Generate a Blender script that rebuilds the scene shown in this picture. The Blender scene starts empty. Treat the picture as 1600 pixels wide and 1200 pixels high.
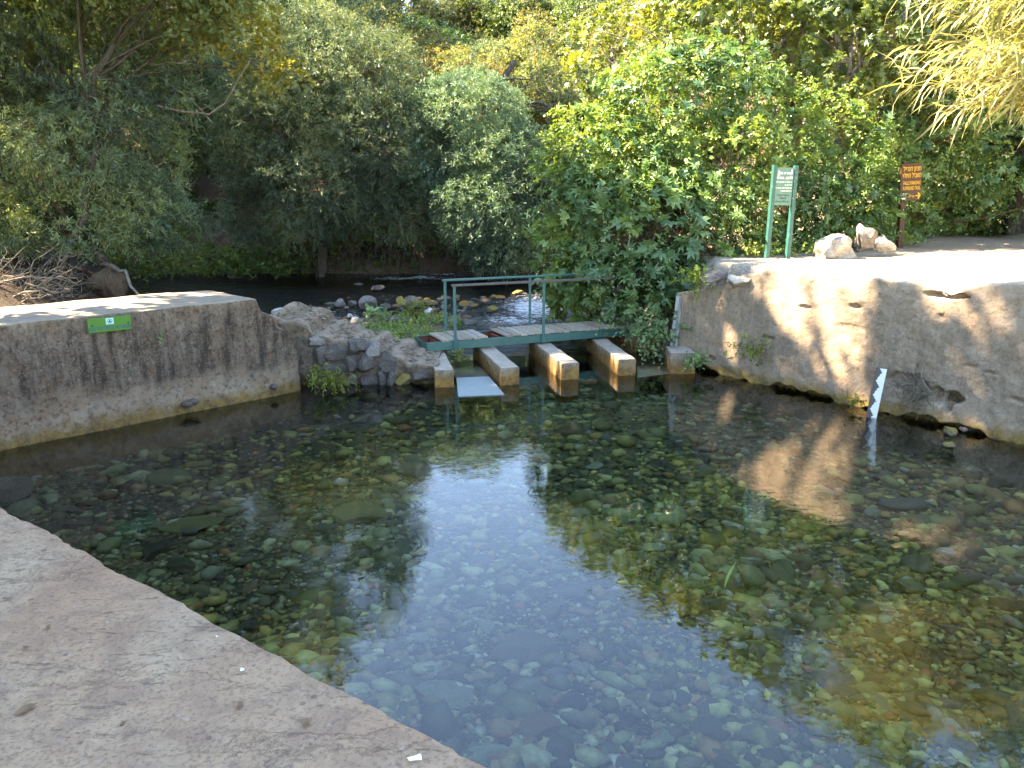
import bpy, bmesh, math, random
import numpy as np
from mathutils import Vector, Matrix, Euler
rad = math.radians
sc = bpy.context.scene
col = sc.collection

# ------------------------------------------------------------------ camera, sky, sun, exposure
CAM_H = 3.0
PITCH = math.atan(300/1200)
cam_d = bpy.data.cameras.new("camera"); cam = bpy.data.objects.new("camera", cam_d); col.objects.link(cam)
cam.location = (0, 0, CAM_H); cam.rotation_euler = (math.pi/2 - PITCH, 0, 0)
cam_d.sensor_width = 36; cam_d.lens = 27; cam_d.clip_end = 600; cam_d.clip_start = 0.05
sc.camera = cam
SUN_EL, SUN_AZ = 47.0, -84.0        # azimuth from +Y, clockwise positive (negative = left of the view)
world = bpy.data.worlds.new("World"); sc.world = world; world.use_nodes = True
wn = world.node_tree; wn.nodes.clear()
sky = wn.nodes.new('ShaderNodeTexSky'); sky.sky_type = 'NISHITA'; sky.sun_disc = False
sky.sun_elevation = rad(SUN_EL); sky.sun_rotation = rad(SUN_AZ); sky.altitude = 100
sky.air_density = 1.0; sky.dust_density = 0.1; sky.ozone_density = 5.0
bg = wn.nodes.new('ShaderNodeBackground'); bg.inputs[1].default_value = 0.15
wo = wn.nodes.new('ShaderNodeOutputWorld')
wn.links.new(sky.outputs[0], bg.inputs[0]); wn.links.new(bg.outputs[0], wo.inputs[0])
sd = bpy.data.lights.new("sun", 'SUN'); sun = bpy.data.objects.new("sun", sd); col.objects.link(sun)
sd.energy = 5.0; sd.angle = rad(0.6); sd.color = (1.0, 0.94, 0.84)
sv = Vector((math.sin(rad(SUN_AZ))*math.cos(rad(SUN_EL)), math.cos(rad(SUN_AZ))*math.cos(rad(SUN_EL)), math.sin(rad(SUN_EL))))
sun.rotation_euler = sv.to_track_quat('Z', 'Y').to_euler(); sun.location = (0, 0, 60)
vs = sc.view_settings
vs.view_transform = 'Standard'; vs.look = 'None'; vs.gamma = 1; vs.use_curve_mapping = False
vs.exposure = 3.2
vs.use_white_balance = True; vs.white_balance_temperature = 8500; vs.white_balance_tint = 12
cy = sc.cycles
cy.max_bounces = 7; cy.diffuse_bounces = 4; cy.glossy_bounces = 3; cy.transmission_bounces = 4
cy.transparent_max_bounces = 8; cy.caustics_reflective = False; cy.caustics_refractive = False
cy.use_denoising = True; cy.use_adaptive_sampling = True; cy.adaptive_threshold = 0.02
cy.sample_clamp_indirect = 6

# ------------------------------------------------------------------ helpers
def ray(px, py):                      # photo pixel (1600 wide) -> direction
    x = (px-800)/1200; y = (600-py)/1200; c, s = math.cos(PITCH), math.sin(PITCH)
    return Vector((x, c+y*s, -s+y*c))
def atz(px, py, z):                   # where that line of sight meets the height z
    d = ray(px, py); t = (z-CAM_H)/d.z; return Vector((d.x*t, d.y*t, z))
def aty(px, py, Y):                   # ... or the distance Y
    d = ray(px, py); t = Y/d.y; return Vector((d.x*t, Y, CAM_H+d.z*t))

_T = np.random.RandomState(7).rand(64, 64, 64).astype(np.float32)
def vnoise(p):
    p = np.asarray(p, np.float64); i = np.floor(p).astype(int); f = p-i; f = f*f*(3-2*f)
    i0 = i & 63; i1 = (i+1) & 63; r = 0
    for a in (0, 1):
        for b in (0, 1):
            for c in (0, 1):
                w = (f[..., 0] if a else 1-f[..., 0])*(f[..., 1] if b else 1-f[..., 1])*(f[..., 2] if c else 1-f[..., 2])
                r = r + w*_T[(i1 if a else i0)[..., 0], (i1 if b else i0)[..., 1], (i1 if c else i0)[..., 2]]
    return r
def fbm(p, o=4):
    p = np.asarray(p, np.float64); r = 0; a = .5; t = 0
    for k in range(o):
        r = r+a*vnoise(p*2**k+17.3*k); t += a; a *= .5
    return r/t                        # 0..1
def sstep(a, b, x):
    t = np.clip((np.asarray(x, float)-a)/(b-a), 0, 1); return t*t*(3-2*t)

def raw_mesh(name, V, F, mats, smooth=True, tint=None, fmat=None):
    """V (n,3); F: list of (m,k) arrays of equal-size faces, or python list."""
    me = bpy.data.meshes.new(name)
    V = np.asarray(V, np.float32)
    if isinstance(F, np.ndarray): F = [F]
    F = [np.asarray(f, np.int32) for f in F if len(f)]
    lt = np.concatenate([np.full(len(f), f.shape[1], np.int32) for f in F])
    lv = np.concatenate([f.ravel() for f in F])
    me.vertices.add(len(V)); me.vertices.foreach_set('co', V.ravel())
    me.loops.add(len(lv)); me.loops.foreach_set('vertex_index', lv)
    me.polygons.add(len(lt))
    me.polygons.foreach_set('loop_start', np.concatenate([[0], np.cumsum(lt)[:-1]]).astype(np.int32))
    me.polygons.foreach_set('loop_total', lt)
    me.polygons.foreach_set('use_smooth', np.full(len(lt), smooth))
    for m in (mats if isinstance(mats, (list, tuple)) else [mats]): me.materials.append(m)
    if fmat is not None: me.polygons.foreach_set('material_index', np.asarray(fmat, np.int32))
    if tint is not None:
        at = me.color_attributes.new('tint', 'FLOAT_COLOR', 'POINT')
        c = np.ones((len(V), 4), np.float32); c[:, :3] = tint; at.data.foreach_set('color', c.ravel())
    me.update(calc_edges=True); me.validate()
    return me
def link(name, me, parent=None, loc=None, rot=None, scale=None):
    o = bpy.data.objects.new(name, me); col.objects.link(o)
    if parent is not None: o.parent = parent
    if loc is not None: o.location = loc
    if rot is not None: o.rotation_euler = rot
    if scale is not None: o.scale = scale if hasattr(scale, '__len__') else (scale,)*3
    return o
def tag(o, label=None, cat=None, group=None, kind=None):
    if label: o['label'] = label
    if cat: o['category'] = cat
    if group: o['group'] = group
    if kind: o['kind'] = kind
    return o
def thing(name, label, cat, loc=(0, 0, 0), rot=(0, 0, 0), group=None):
    return tag(link(name, None, None, loc, rot), label, cat, group)
def copy_tree(o, label=None, loc=None, rot=None, scale=None, group=None):
    c = o.copy(); col.objects.link(c)
    for ch in o.children:
        d = ch.copy(); col.objects.link(d); d.parent = c
        for g in ch.children:
            e = g.copy(); col.objects.link(e); e.parent = d
    if label: c['label'] = label
    if group: c['group'] = group
    if loc is not None: c.location = loc
    if rot is not None: c.rotation_euler = rot
    if scale is not None: c.scale = scale if hasattr(scale, '__len__') else (scale,)*3
    return c

class MB:                              # mesh builder for hard things
    def __init__(s): s.v = []; s.f = []
    def box(s, c, size, M=None, bev=0.0):
        x, y, z = [q/2 for q in size]; n = len(s.v); c = Vector(c)
        if bev <= 0:
            P = [(-x,-y,-z),(x,-y,-z),(x,y,-z),(-x,y,-z),(-x,-y,z),(x,-y,z),(x,y,z),(-x,y,z)]
            Q = [(0,3,2,1),(4,5,6,7),(0,1,5,4),(1,2,6,5),(2,3,7,6),(3,0,4,7)]
        else:
            bm = bmesh.new(); bmesh.ops.create_cube(bm, size=1)
            for q in bm.verts: q.co = Vector((q.co.x*size[0], q.co.y*size[1], q.co.z*size[2]))
            bmesh.ops.bevel(bm, geom=bm.edges[:], offset=bev, segments=2, affect='EDGES', profile=.5)
            bm.verts.index_update(); P = [tuple(q.co) for q in bm.verts]; Q = [tuple(v.index for v in f.verts) for f in bm.faces]; bm.free()
        for p in P:
            p = Vector(p); p = (M @ p) if M else p; s.v.append(tuple(p+c))
        s.f += [tuple(i+n for i in q) for q in Q]
        return s
    def bar(s, a, b, w, h, roll=0, bev=0.0):      # box from a to b, w sideways, h up
        a, b = Vector(a), Vector(b); d = b-a; q = d.to_track_quat('X', 'Z').to_matrix()
        return s.box((a+b)/2, (d.length, w, h), q @ Matrix.Rotation(roll, 3, 'X'), bev)
    def tube(s, pts, rs, n=8, cap=True):
        pts = [Vector(p) for p in pts]; base = len(s.v); K = len(pts)
        up = Vector((0.13, 0.31, 0.94))
        for i, p in enumerate(pts):
            t = (pts[min(i+1, K-1)]-pts[max(i-1, 0)]).normalized()
            u = t.cross(up); u = (u if u.length > 1e-3 else t.cross(Vector((1, 0, 0)))).normalized(); w = t.cross(u)
            r = rs[i] if hasattr(rs, '__len__') else rs
            for k in range(n):
                a = 2*math.pi*k/n; s.v.append(tuple(p+u*math.cos(a)*r+w*math.sin(a)*r))
        for i in range(K-1):
            for k in range(n):
                a = base+i*n+k; b = base+i*n+(k+1) % n
                s.f.append((a, b, b+n, a+n))
        if cap:
            s.f.append(tuple(base+k for k in range(n))[::-1]); s.f.append(tuple(base+(K-1)*n+k for k in range(n)))
        return s
    def build(s, name, mat, parent=None, smooth=False):
        me = bpy.data.meshes.new(name); me.from_pydata(s.v, [], s.f)
        for m in (mat if isinstance(mat, (list, tuple)) else [mat]): me.materials.append(m)
        if smooth:
            for p in me.polygons: p.use_smooth = True
        me.update(); return link(name, me, parent)

# ------------------------------------------------------------------ materials
def newmat(name):
    m = bpy.data.materials.new(name); m.use_nodes = True; nt = m.node_tree; nt.nodes.clear(); return m, nt
class NT:
    def __init__(s, nt): s.nt = nt
    def n(s, t, ins=None, **kw):
        nd = s.nt.nodes.new(t)
        for k, v in kw.items(): setattr(nd, k, v)
        for k, v in (ins or {}).items():
            sk = nd.inputs[k]
            if isinstance(v, bpy.types.NodeSocket): s.nt.links.new(v, sk)
            else: sk.default_value = v
        return nd
    def math(s, op, a, b=0.0, c=None, clamp=False):
        ins = {0: a, 1: b}
        if c is not None: ins[2] = c
        nd = s.n('ShaderNodeMath', ins, operation=op); nd.use_clamp = clamp; return nd.outputs[0]
    def mix(s, f, a, b, mode='MIX'):
        nd = s.n('ShaderNodeMix', None, data_type='RGBA', blend_type=mode)
        for k, v in ((0, f), (6, a), (7, b)):
            if isinstance(v, bpy.types.NodeSocket): s.nt.links.new(v, nd.inputs[k])
            else: nd.inputs[k].default_value = v if k == 0 else (*v, 1) if len(v) == 3 else v
        return nd.outputs[2]
    def ramp(s, f, stops, interp='LINEAR'):
        nd = s.n('ShaderNodeValToRGB', {0: f}); cr = nd.color_ramp; cr.interpolation = interp
        while len(cr.elements) > 1: cr.elements.remove(cr.elements[-1])
        cr.elements[0].position = stops[0][0]; c = stops[0][1]; cr.elements[0].color = (c, c, c, 1) if not hasattr(c, '__len__') else (*c, 1)
        for p, c in stops[1:]:
            e = cr.elements.new(p); e.color = (c, c, c, 1) if not hasattr(c, '__len__') else (*c, 1)
        return nd.outputs[0]
    def noise(s, vec, scale, detail=4, rough=.55, dist=0.0):
        return s.n('ShaderNodeTexNoise', {'Vector': vec, 'Scale': scale, 'Detail': detail, 'Roughness': rough, 'Distortion': dist}).outputs[0]
    def vor(s, vec, scale, feature='F1', out=0, rnd=1.0):
        return s.n('ShaderNodeTexVoronoi', {'Vector': vec, 'Scale': scale, 'Randomness': rnd}, feature=feature).outputs[out]
    def map(s, vec, scale=(1, 1, 1), rot=(0, 0, 0), loc=(0, 0, 0)):
        return s.n('ShaderNodeMapping', {'Vector': vec, 'Scale': scale, 'Rotation': rot, 'Location': loc}).outputs[0]
    def bump(s, h, strength=.5, dist=.02, nrm=None):
        ins = {'Height': h, 'Strength': strength, 'Distance': dist}
        if nrm is not None: ins['Normal'] = nrm
        return s.n('ShaderNodeBump', ins).outputs[0]
    def out(s, sh): s.nt.links.new(sh, s.n('ShaderNodeOutputMaterial').inputs[0])
    def pbsdf(s, colr, rough=.8, nrm=None, spec=.3, metal=0.0):
        ins = {'Base Color': colr if isinstance(colr, bpy.types.NodeSocket) else (*colr, 1), 'Roughness': rough, 'Specular IOR Level': spec, 'Metallic': metal}
        if nrm is not None: ins['Normal'] = nrm
        return s.n('ShaderNodeBsdfPrincipled', ins).outputs[0]
    def xyz(s, v):
        nd = s.n('ShaderNodeSeparateXYZ', {0: v}); return nd.outputs

def leaf_mat(name, base, trans=.35, rough=.5, spec=.35):
    m, nt = newmat(name); t = NT(nt)
    at = t.n('ShaderNodeAttribute', attribute_name='tint').outputs[0]
    c = t.mix(1.0, (*base, 1), at, 'MULTIPLY')
    oi = t.n('ShaderNodeObjectInfo').outputs['Random']
    c = t.n('ShaderNodeHueSaturation', {'Hue': t.math('MULTIPLY_ADD', oi, .03, .485), 'Value': t.math('MULTIPLY_ADD', oi, .3, .85), 'Color': c}).outputs[0]
    p = t.pbsdf(c, rough, None, spec)
    tr = t.n('ShaderNodeBsdfTranslucent', {'Color': t.mix(1.0, c, (1.25, 1.2, .55, 1), 'MULTIPLY')}).outputs[0]
    t.out(t.n('ShaderNodeMixShader', {0: trans, 1: p, 2: tr}).outputs[0]); return m
def obj_co(t): return t.n('ShaderNodeTexCoord').outputs['Object']

def mat_concrete_wall(name, bands, light, mid, dark, moss, right=False, band=.5, spk=.6):
    """Weathered concrete: stain bands by height (real tide and lichen marks), pits and streaks."""
    m, nt = newmat(name); t = NT(nt); co = obj_co(t); x, y, z = t.xyz(co)
    big = t.noise(co, 1.1, 5, .6); med = t.noise(co, 5, 6, .65); fine = t.noise(co, 38, 5, .7)
    streak = t.noise(t.map(co, (5, 5, .7)), 1.6, 5, .65)
    c = t.mix(t.ramp(med, [(.35, 0), (.65, 1)]), mid, light)
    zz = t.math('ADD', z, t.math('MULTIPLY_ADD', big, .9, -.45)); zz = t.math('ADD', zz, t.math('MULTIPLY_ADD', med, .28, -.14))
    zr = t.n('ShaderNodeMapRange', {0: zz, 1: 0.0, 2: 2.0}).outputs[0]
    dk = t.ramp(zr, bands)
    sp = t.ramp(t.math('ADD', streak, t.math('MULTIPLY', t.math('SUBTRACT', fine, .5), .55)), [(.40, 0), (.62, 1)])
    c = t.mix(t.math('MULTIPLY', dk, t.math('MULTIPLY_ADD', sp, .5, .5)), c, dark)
    sp2 = t.ramp(t.noise(co, 14, 6, .75), [(.50, 0), (.62, 1)])
    c = t.mix(t.math('MULTIPLY', sp2, spk), c, tuple(q*.55 for q in dark))
    lt = t.ramp(t.noise(co, 22, 5, .7), [(.60, 0), (.70, 1)])
    c = t.mix(t.math('MULTIPLY', lt, .5), c, tuple(min(1, q*1.35) for q in light))
    # ochre algae tide line just above the water
    zt = t.math('ADD', z, t.math('MULTIPLY_ADD', med, .24, -.12))
    mz = t.ramp(t.n('ShaderNodeMapRange', {0: zt, 1: -.1, 2: band}).outputs[0], [(.0, 1), (.30, 1), (.52, 0)])
    mcol = t.mix(t.ramp(t.noise(co, 9, 5, .7), [(.4, 0), (.6, 1)]), moss, tuple(q*.45 for q in moss))
    c = t.mix(t.math('MULTIPLY', mz, .8), c, mcol)
    # horizontal faces stay lighter and dusty
    nz = t.xyz(t.n('ShaderNodeNewGeometry').outputs['Normal'])[2]
    up = t.ramp(nz, [(.55, 0), (.9, 1)])
    topc = t.mix(t.ramp(med, [(.4, 0), (.62, 1)]), tuple(q*.86 for q in light), tuple(min(1, q*1.12) for q in light))
    topc = t.mix(t.ramp(fine, [(.55, 0), (.72, .6)]), topc, mid)
    c = t.mix(up, c, topc)
    h = t.math('ADD', t.math('MULTIPLY', fine, .5), t.math('ADD', t.math('MULTIPLY', med, .9), t.math('MULTIPLY', t.vor(co, 26), .25)))
    t.out(t.pbsdf(c, .92, t.bump(h, .8, .02), .2)); return m

def mat_platform():
    m, nt = newmat('platform_concrete'); t = NT(nt); co = obj_co(t)
    big = t.noise(co, 1.3, 4, .6, .6); med = t.noise(t.map(co, (1, 1, 1), (0, 0, .6)), 7, 6, .65, .8); fine = t.noise(co, 70, 5, .7)
    c = t.mix(t.ramp(big, [(.36, 0), (.62, 1)]), (.40, .24, .140), (.45, .31, .192))
    c = t.mix(t.ramp(med, [(.40, .55), (.60, 0)]), c, (.24, .143, .095))
    c = t.mix(t.ramp(fine, [(.38, .65), (.50, 0)]), c, (.17, .115, .082))
    c = t.mix(t.ramp(t.noise(co, 31, 4, .6), [(.62, 0), (.70, .5)]), c, (.42, .34, .27))
    # scuffed gouges running across the slab
    gv = t.map(co, (1.0, 3.6, 1), (0, 0, .62))
    gd = t.n('ShaderNodeVectorMath', {0: gv, 1: t.n('ShaderNodeTexNoise', {'Vector': co, 'Scale': 3.0, 'Detail': 8, 'Roughness': .75}).outputs[1]}, operation='ADD').outputs[0]
    cr = t.vor(gd, 1.15, 'DISTANCE_TO_EDGE')
    brk = t.ramp(t.noise(co, 1.7, 3, .6), [(.46, 0), (.56, 1)])
    crk = t.math('MULTIPLY', t.ramp(cr, [(.004, 1), (.016, 0)]), brk)
    gouge = t.ramp(t.noise(t.map(co, (4, 15, 1), (0, 0, .62)), 1.7, 5, .7, .4), [(.33, 1), (.41, 0)])
    pit = t.ramp(t.vor(co, 17), [(.10, 1), (.19, 0)])
    pm = t.ramp(t.noise(co, 4, 3, .6), [(.5, 0), (.6, 1)])
    pit = t.math('MULTIPLY', pit, pm)
    dk = t.math('MAXIMUM', t.math('MULTIPLY', crk, .28), t.math('MAXIMUM', t.math('MULTIPLY', gouge, .55), t.math('MULTIPLY', pit, .6)))
    c = t.mix(dk, c, (.13, .085, .065))
    h = t.math('SUBTRACT', t.math('ADD', t.math('MULTIPLY', med, .7), t.math('MULTIPLY', fine, .28)), t.math('MULTIPLY', dk, .8))
    t.out(t.pbsdf(c, .88, t.bump(h, .75, .012), .25)); return m

def mat_ground():
    m, nt = newmat('ground'); t = NT(nt); co = obj_co(t)
    at = t.n('ShaderNodeAttribute', attribute_name='tint').outputs[0]
    v = t.n('ShaderNodeTexVoronoi', {'Vector': co, 'Scale': 26.0, 'Randomness': 1.0}, feature='F1')
    v2 = t.n('ShaderNodeTexVoronoi', {'Vector': co, 'Scale': 60.0}, feature='F1')
    cv = t.n('ShaderNodeSeparateColor', {0: v.outputs[1]}).outputs[0]
    cv2 = t.n('ShaderNodeSeparateColor', {0: v2.outputs[1]}).outputs[0]
    k = t.math('MULTIPLY_ADD', cv, .9, .45); k = t.math('MULTIPLY', k, t.math('MULTIPLY_ADD', cv2, .7, .65))
    z = t.xyz(co)[2]
    wet = t.ramp(t.n('ShaderNodeMapRange', {0: z, 1: -.2, 2: .6}).outputs[0], [(.3, 1), (.9, .25)])
    n2 = t.noise(co, 9, 6, .7)
    k = t.n('ShaderNodeMix', {0: wet, 2: t.math('MULTIPLY_ADD', n2, .9, .55), 3: k}, data_type='FLOAT').outputs[0]
    c = t.mix(1.0, at, t.n('ShaderNodeCombineColor', {0: k, 1: k, 2: k}).outputs[0], 'MULTIPLY')
    red = t.ramp(t.math('ADD', cv2, t.math('MULTIPLY', n2, .35)), [(1.02, 0), (1.08, 1)])
    c = t.mix(t.math('MULTIPLY', red, .5), c, (.22, .10, .05))
    h = t.math('SUBTRACT', t.math('MULTIPLY', n2, .6), t.math('ADD', t.math('MULTIPLY', v.outputs[0], .9), t.math('MULTIPLY', v2.outputs[0], .4)))
    t.out(t.pbsdf(c, .9, t.bump(h, .8, .03), .25)); return m

def mat_rock(name, a, b, moss=None, wet=False, scale=6):
    m, nt = newmat(name); t = NT(nt); co = obj_co(t)
    oi = t.n('ShaderNodeObjectInfo').outputs['Random']
    cc = t.n('ShaderNodeVectorMath', {0: co, 1: t.n('ShaderNodeCombineXYZ', {0: t.math('MULTIPLY', oi, 40)}).outputs[0]}, operation='ADD').outputs[0]
    n1 = t.noise(cc, scale, 6, .7); n2 = t.noise(cc, scale*5, 5, .7)
    c = t.mix(t.ramp(n1, [(.38, 0), (.62, 1)]), a, b)
    c = t.mix(t.ramp(n2, [(.55, 0), (.7, .55)]), c, tuple(q*.5 for q in a))
    if moss:
        nz = t.xyz(t.n('ShaderNodeNewGeometry').outputs['Normal'])[2]
        k = t.ramp(t.math('ADD', nz, t.math('MULTIPLY', n1, .9)), [(.75, 0), (1.05, 1)])
        c = t.mix(k, c, moss)
    h = t.math('ADD', t.math('MULTIPLY', n1, .8), t.math('MULTIPLY', n2, .3))
    t.out(t.pbsdf(c, .35 if wet else .85, t.bump(h, .7, .02), .4 if wet else .25)); return m

def mat_tinted_stone(name='bed_stone', rough=.7):
    m, nt = newmat(name); t = NT(nt); co = obj_co(t)
    at = t.n('ShaderNodeAttribute', attribute_name='tint').outputs[0]
    n1 = t.noise(co, 22, 5, .7); n2 = t.noise(co, 5, 3, .6)
    k = t.math('MULTIPLY_ADD', n1, 1.1, .45)
    c = t.mix(1.0, at, t.n('ShaderNodeCombineColor', {0: k, 1: k, 2: k}).outputs[0], 'MULTIPLY')
    alg = t.ramp(n2, [(.48, 0), (.62, .45)])
    c = t.mix(alg, c, (.075, .085, .022))
    t.out(t.pbsdf(c, rough, t.bump(n1, .6, .01), .3)); return m
def mat_obj_stone(name, cols, rough=.7, alg=.4):      # colour picked per object
    m, nt = newmat(name); t = NT(nt); co = obj_co(t)
    oi = t.n('ShaderNodeObjectInfo').outputs['Random']
    c = t.ramp(oi, [(i/len(cols), q) for i, q in enumerate(cols)], 'CONSTANT')
    n1 = t.noise(co, 9, 6, .7); n2 = t.noise(co, 40, 4, .7)
    k = t.math('MULTIPLY_ADD', n1, 1.2, .4)
    c = t.mix(1.0, c, t.n('ShaderNodeCombineColor', {0: k, 1: k, 2: k}).outputs[0], 'MULTIPLY')
    c = t.mix(t.ramp(t.noise(co, 3, 3, .6), [(.45, 0), (.62, alg)]), c, (.085, .095, .022))
    h = t.math('ADD', n1, t.math('MULTIPLY', n2, .3))
    t.out(t.pbsdf(c, rough, t.bump(h, .7, .015), .3)); return m

def mat_water(name, rings=(), stream=False):
    m, nt = newmat(name); t = NT(nt); co = obj_co(t)
    lo = t.noise(t.map(co, (1, 1.6, 1)), 1.3, 2, .5, .3); hi = t.noise(t.map(co, (1, 1.4, 1)), 9, 3, .55, .5)
    if stream:
        w1 = t.noise(t.map(co, (.55, 1.6, 1)), 3.2, 4, .6, .8)
        h = t.math('ADD', t.math('MULTIPLY', w1, 1.0), t.math('MULTIPLY', hi, .35)); nrm = t.bump(h, 1.0, .11)
    else:
        gate = t.ramp(t.noise(co, .55, 2, .5), [(.42, .15), (.62, 1)])
        h = t.math('ADD', t.math('MULTIPLY', lo, .14), t.math('MULTIPLY', t.math('MULTIPLY', hi, gate), .085))
        for (rx, ry, amp, R) in rings:
            d = t.n('ShaderNodeVectorMath', {0: co, 1: (rx, ry, 0)}, operation='DISTANCE').outputs['Value']
            w = t.math('SINE', t.math('MULTIPLY', d, 115.0)); env = t.ramp(t.math('DIVIDE', d, R), [(0, .6), (.5, 1), (1, 0)])
            h = t.math('ADD', h, t.math('MULTIPLY', t.math('MULTIPLY', w, env), t.math('MULTIPLY', hi, amp*.25)))
        nrm = t.bump(h, 1.0, .02)
    fr = t.n('ShaderNodeFresnel', {'IOR': 1.55, 'Normal': nrm}).outputs[0]
    gl = t.n('ShaderNodeBsdfAnisotropic' if False else 'ShaderNodeBsdfGlossy', {'Color': (1, 1, 1, 1), 'Roughness': 0.0 if not stream else .06, 'Normal': nrm}).outputs[0]
    tc = (.90, .95, .85, 1) if not stream else (.38, .44, .46, 1)
    tr = t.n('ShaderNodeBsdfTransparent', {'Color': tc}).outputs[0]
    sh = t.n('ShaderNodeMixShader', {0: fr, 1: tr, 2: gl}).outputs[0]
    if stream:      # broken white water
        fm = t.n('ShaderNodeAttribute', attribute_name='tint').outputs[2]
        n = t.noise(t.map(co, (1.0, 2.0, 1)), 5.5, 6, .7, 1.2)
        k = t.ramp(t.math('ADD', n, t.math('MULTIPLY_ADD', fm, .42, -.42)), [(.36, 0), (.50, 1)])
        k = t.math('MULTIPLY', k, t.math('MINIMUM', t.math('MULTIPLY', fm, 3.0), 1.0))
        foam = t.pbsdf((.62, .66, .68), .6, nrm, .3)
        sh = t.n('ShaderNodeMixShader', {0: k, 1: sh, 2: foam}).outputs[0]
    t.out(sh); return m
def mat_plain(name, c, rough=.6, spec=.4, var=.25, scale=12, metal=0.0, bump=.2, wear=None):
    m, nt = newmat(name); t = NT(nt); co = obj_co(t)
    n = t.noise(co, scale, 6, .7); n2 = t.noise(co, scale*4, 4, .7)
    k = t.math('MULTIPLY_ADD', n, 2*var, 1-var)
    cc = t.mix(1.0, c, t.n('ShaderNodeCombineColor', {0: k, 1: k, 2: k}).outputs[0], 'MULTIPLY')
    if wear: cc = t.mix(t.ramp(t.math('ADD', t.math('MULTIPLY', n, .6), t.math('MULTIPLY', n2, .4)), [(.57, 0), (.64, .8)]), cc, wear)
    t.out(t.pbsdf(cc, rough, t.bump(n2, bump, .004), spec, metal)); return m
def mat_bark(name, a, b):
    m, nt = newmat(name); t = NT(nt); co = obj_co(t)
    n = t.noise(t.map(co, (1, 1, .25)), 14, 6, .7, .5); n2 = t.noise(co, 3, 3, .6)
    c = t.mix(t.ramp(n, [(.38, 0), (.62, 1)]), a, b); c = t.mix(t.ramp(n2, [(.5, 0), (.7, .4)]), c, (.11, .12, .06))
    t.out(t.pbsdf(c, .9, t.bump(n, .9, .03), .2)); return m
def mat_wood():
    m, nt = newmat('weathered_plank'); t = NT(nt); co = obj_co(t)
    g = t.noise(t.map(co, (12, 1.2, 12), (0, 0, -.39)), 4, 5, .7, .3); n = t.noise(co, 2.7, 3, .6)
    at = t.n('ShaderNodeAttribute', attribute_name='tint').outputs[0]
    c = t.mix(t.ramp(g, [(.35, 0), (.65, 1)]), (.26, .21, .165), (.44, .375, .30)); c = t.mix(1.0, c, at, 'MULTIPLY')
    c = t.mix(t.ramp(n, [(.52, 0), (.7, .5)]), c, (.24, .17, .12))
    t.out(t.pbsdf(c, .85, t.bump(g, .6, .006), .2)); return m

M = {}
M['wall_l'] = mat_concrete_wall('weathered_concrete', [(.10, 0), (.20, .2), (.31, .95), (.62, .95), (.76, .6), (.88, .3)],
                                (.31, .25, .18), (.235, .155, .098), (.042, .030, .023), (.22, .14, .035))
M['wall_r'] = mat_concrete_wall('sandy_plaster', [(.0, .35), (.3, .6), (.55, .55), (.8, .28), (1, .05)],
                                (.46, .36, .26), (.38, .27, .175), (.15, .108, .078), (.28, .175, .035), True, spk=.35)
M['pier'] = mat_concrete_wall('pier_concrete', [(0, .4), (.2, .3), (.5, .1)], (.38, .32, .25), (.30, .24, .17), (.10, .085, .06), (.33, .16, .025), band=.66)
M['mortar'] = mat_concrete_wall('old_mortar', [(0, .6), (.3, .4), (.7, .25)], (.27, .205, .145), (.17, .12, .078), (.05, .037, .028), (.10, .075, .028))
M['platform'] = mat_platform()
M['ground'] = mat_ground()
M['bedstone'] = mat_tinted_stone()
BEDCOL = [(.020, .024, .022), (.034, .038, .034), (.10, .118, .080), (.15, .165, .11), (.055, .060, .050), (.085, .10, .085), (.13, .12, .07),
          (.028, .032, .032), (.17, .19, .15), (.12, .085, .055), (.07, .08, .05), (.045, .05, .045)]
BEDCOL = [(a_*1.9, b_*1.75, c_*1.32) for a_, b_, c_ in BEDCOL]
M['cobble'] = mat_obj_stone('pool_cobble', BEDCOL)
M['basalt'] = mat_rock('basalt', (.078, .066, .056), (.15, .13, .11))
M['greyrock'] = mat_rock('grey_rock', (.14, .12, .105), (.25, .22, .19))
M['whiterock'] = mat_rock('pale_rock', (.40, .38, .34), (.62, .60, .55))
M['mossrock'] = mat_rock('mossy_rock', (.16, .14, .11), (.25, .22, .17), (.24, .135, .03))
M['yellowrock'] = mat_rock('yellow_moss_rock', (.17, .14, .08), (.25, .20, .11), (.22, .165, .045))
M['sandrock'] = mat_rock('sandy_rock', (.34, .28, .21), (.52, .47, .40))
M['redrock'] = mat_rock('red_rock', (.25, .09, .05), (.33, .15, .09))
M['greenpaint'] = mat_plain('green_paint', (.030, .115, .095), .45, .5, .2, 8, wear=(.10, .09, .07))
M['tealpaint'] = mat_plain('teal_paint', (.018, .095, .080), .4, .5, .15, 6, wear=(.10, .26, .22))
M['tealpanel'] = mat_plain('teal_panel', (.10, .22, .165), .5, .4, .1, 6)
M['redoxide'] = mat_plain('red_oxide', (.20, .055, .035), .7, .3, .25, 10)
M['railtop'] = mat_plain('worn_handrail', (.085, .07, .06), .6, .4, .3, 9, wear=(.15, .13, .11))
M['galv'] = mat_plain('galvanised_steel', (.30, .31, .32), .5, .5, .2, 9, .3, wear=(.42, .43, .44))
M['sheet'] = mat_plain('submerged_sheet', (.25, .30, .29), .4, .5, .25, 7, .0, wear=(.16, .20, .17))
M['whitepaint'] = mat_plain('white_paint', (.78, .79, .80), .5, .4, .08, 9)
M['greypaint'] = mat_plain('grey_gauge', (.11, .092, .082), .6, .3, .2, 15)
M['brown'] = mat_plain('brown_wood_paint', (.068, .029, .016), .55, .35, .2, 7)
M['yellow'] = mat_plain('yellow_letters', (.62, .36, .03), .5, .3, .05, 9)
M['whitel'] = mat_plain('white_letters', (.82, .84, .78), .5, .3, .05, 9)
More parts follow.
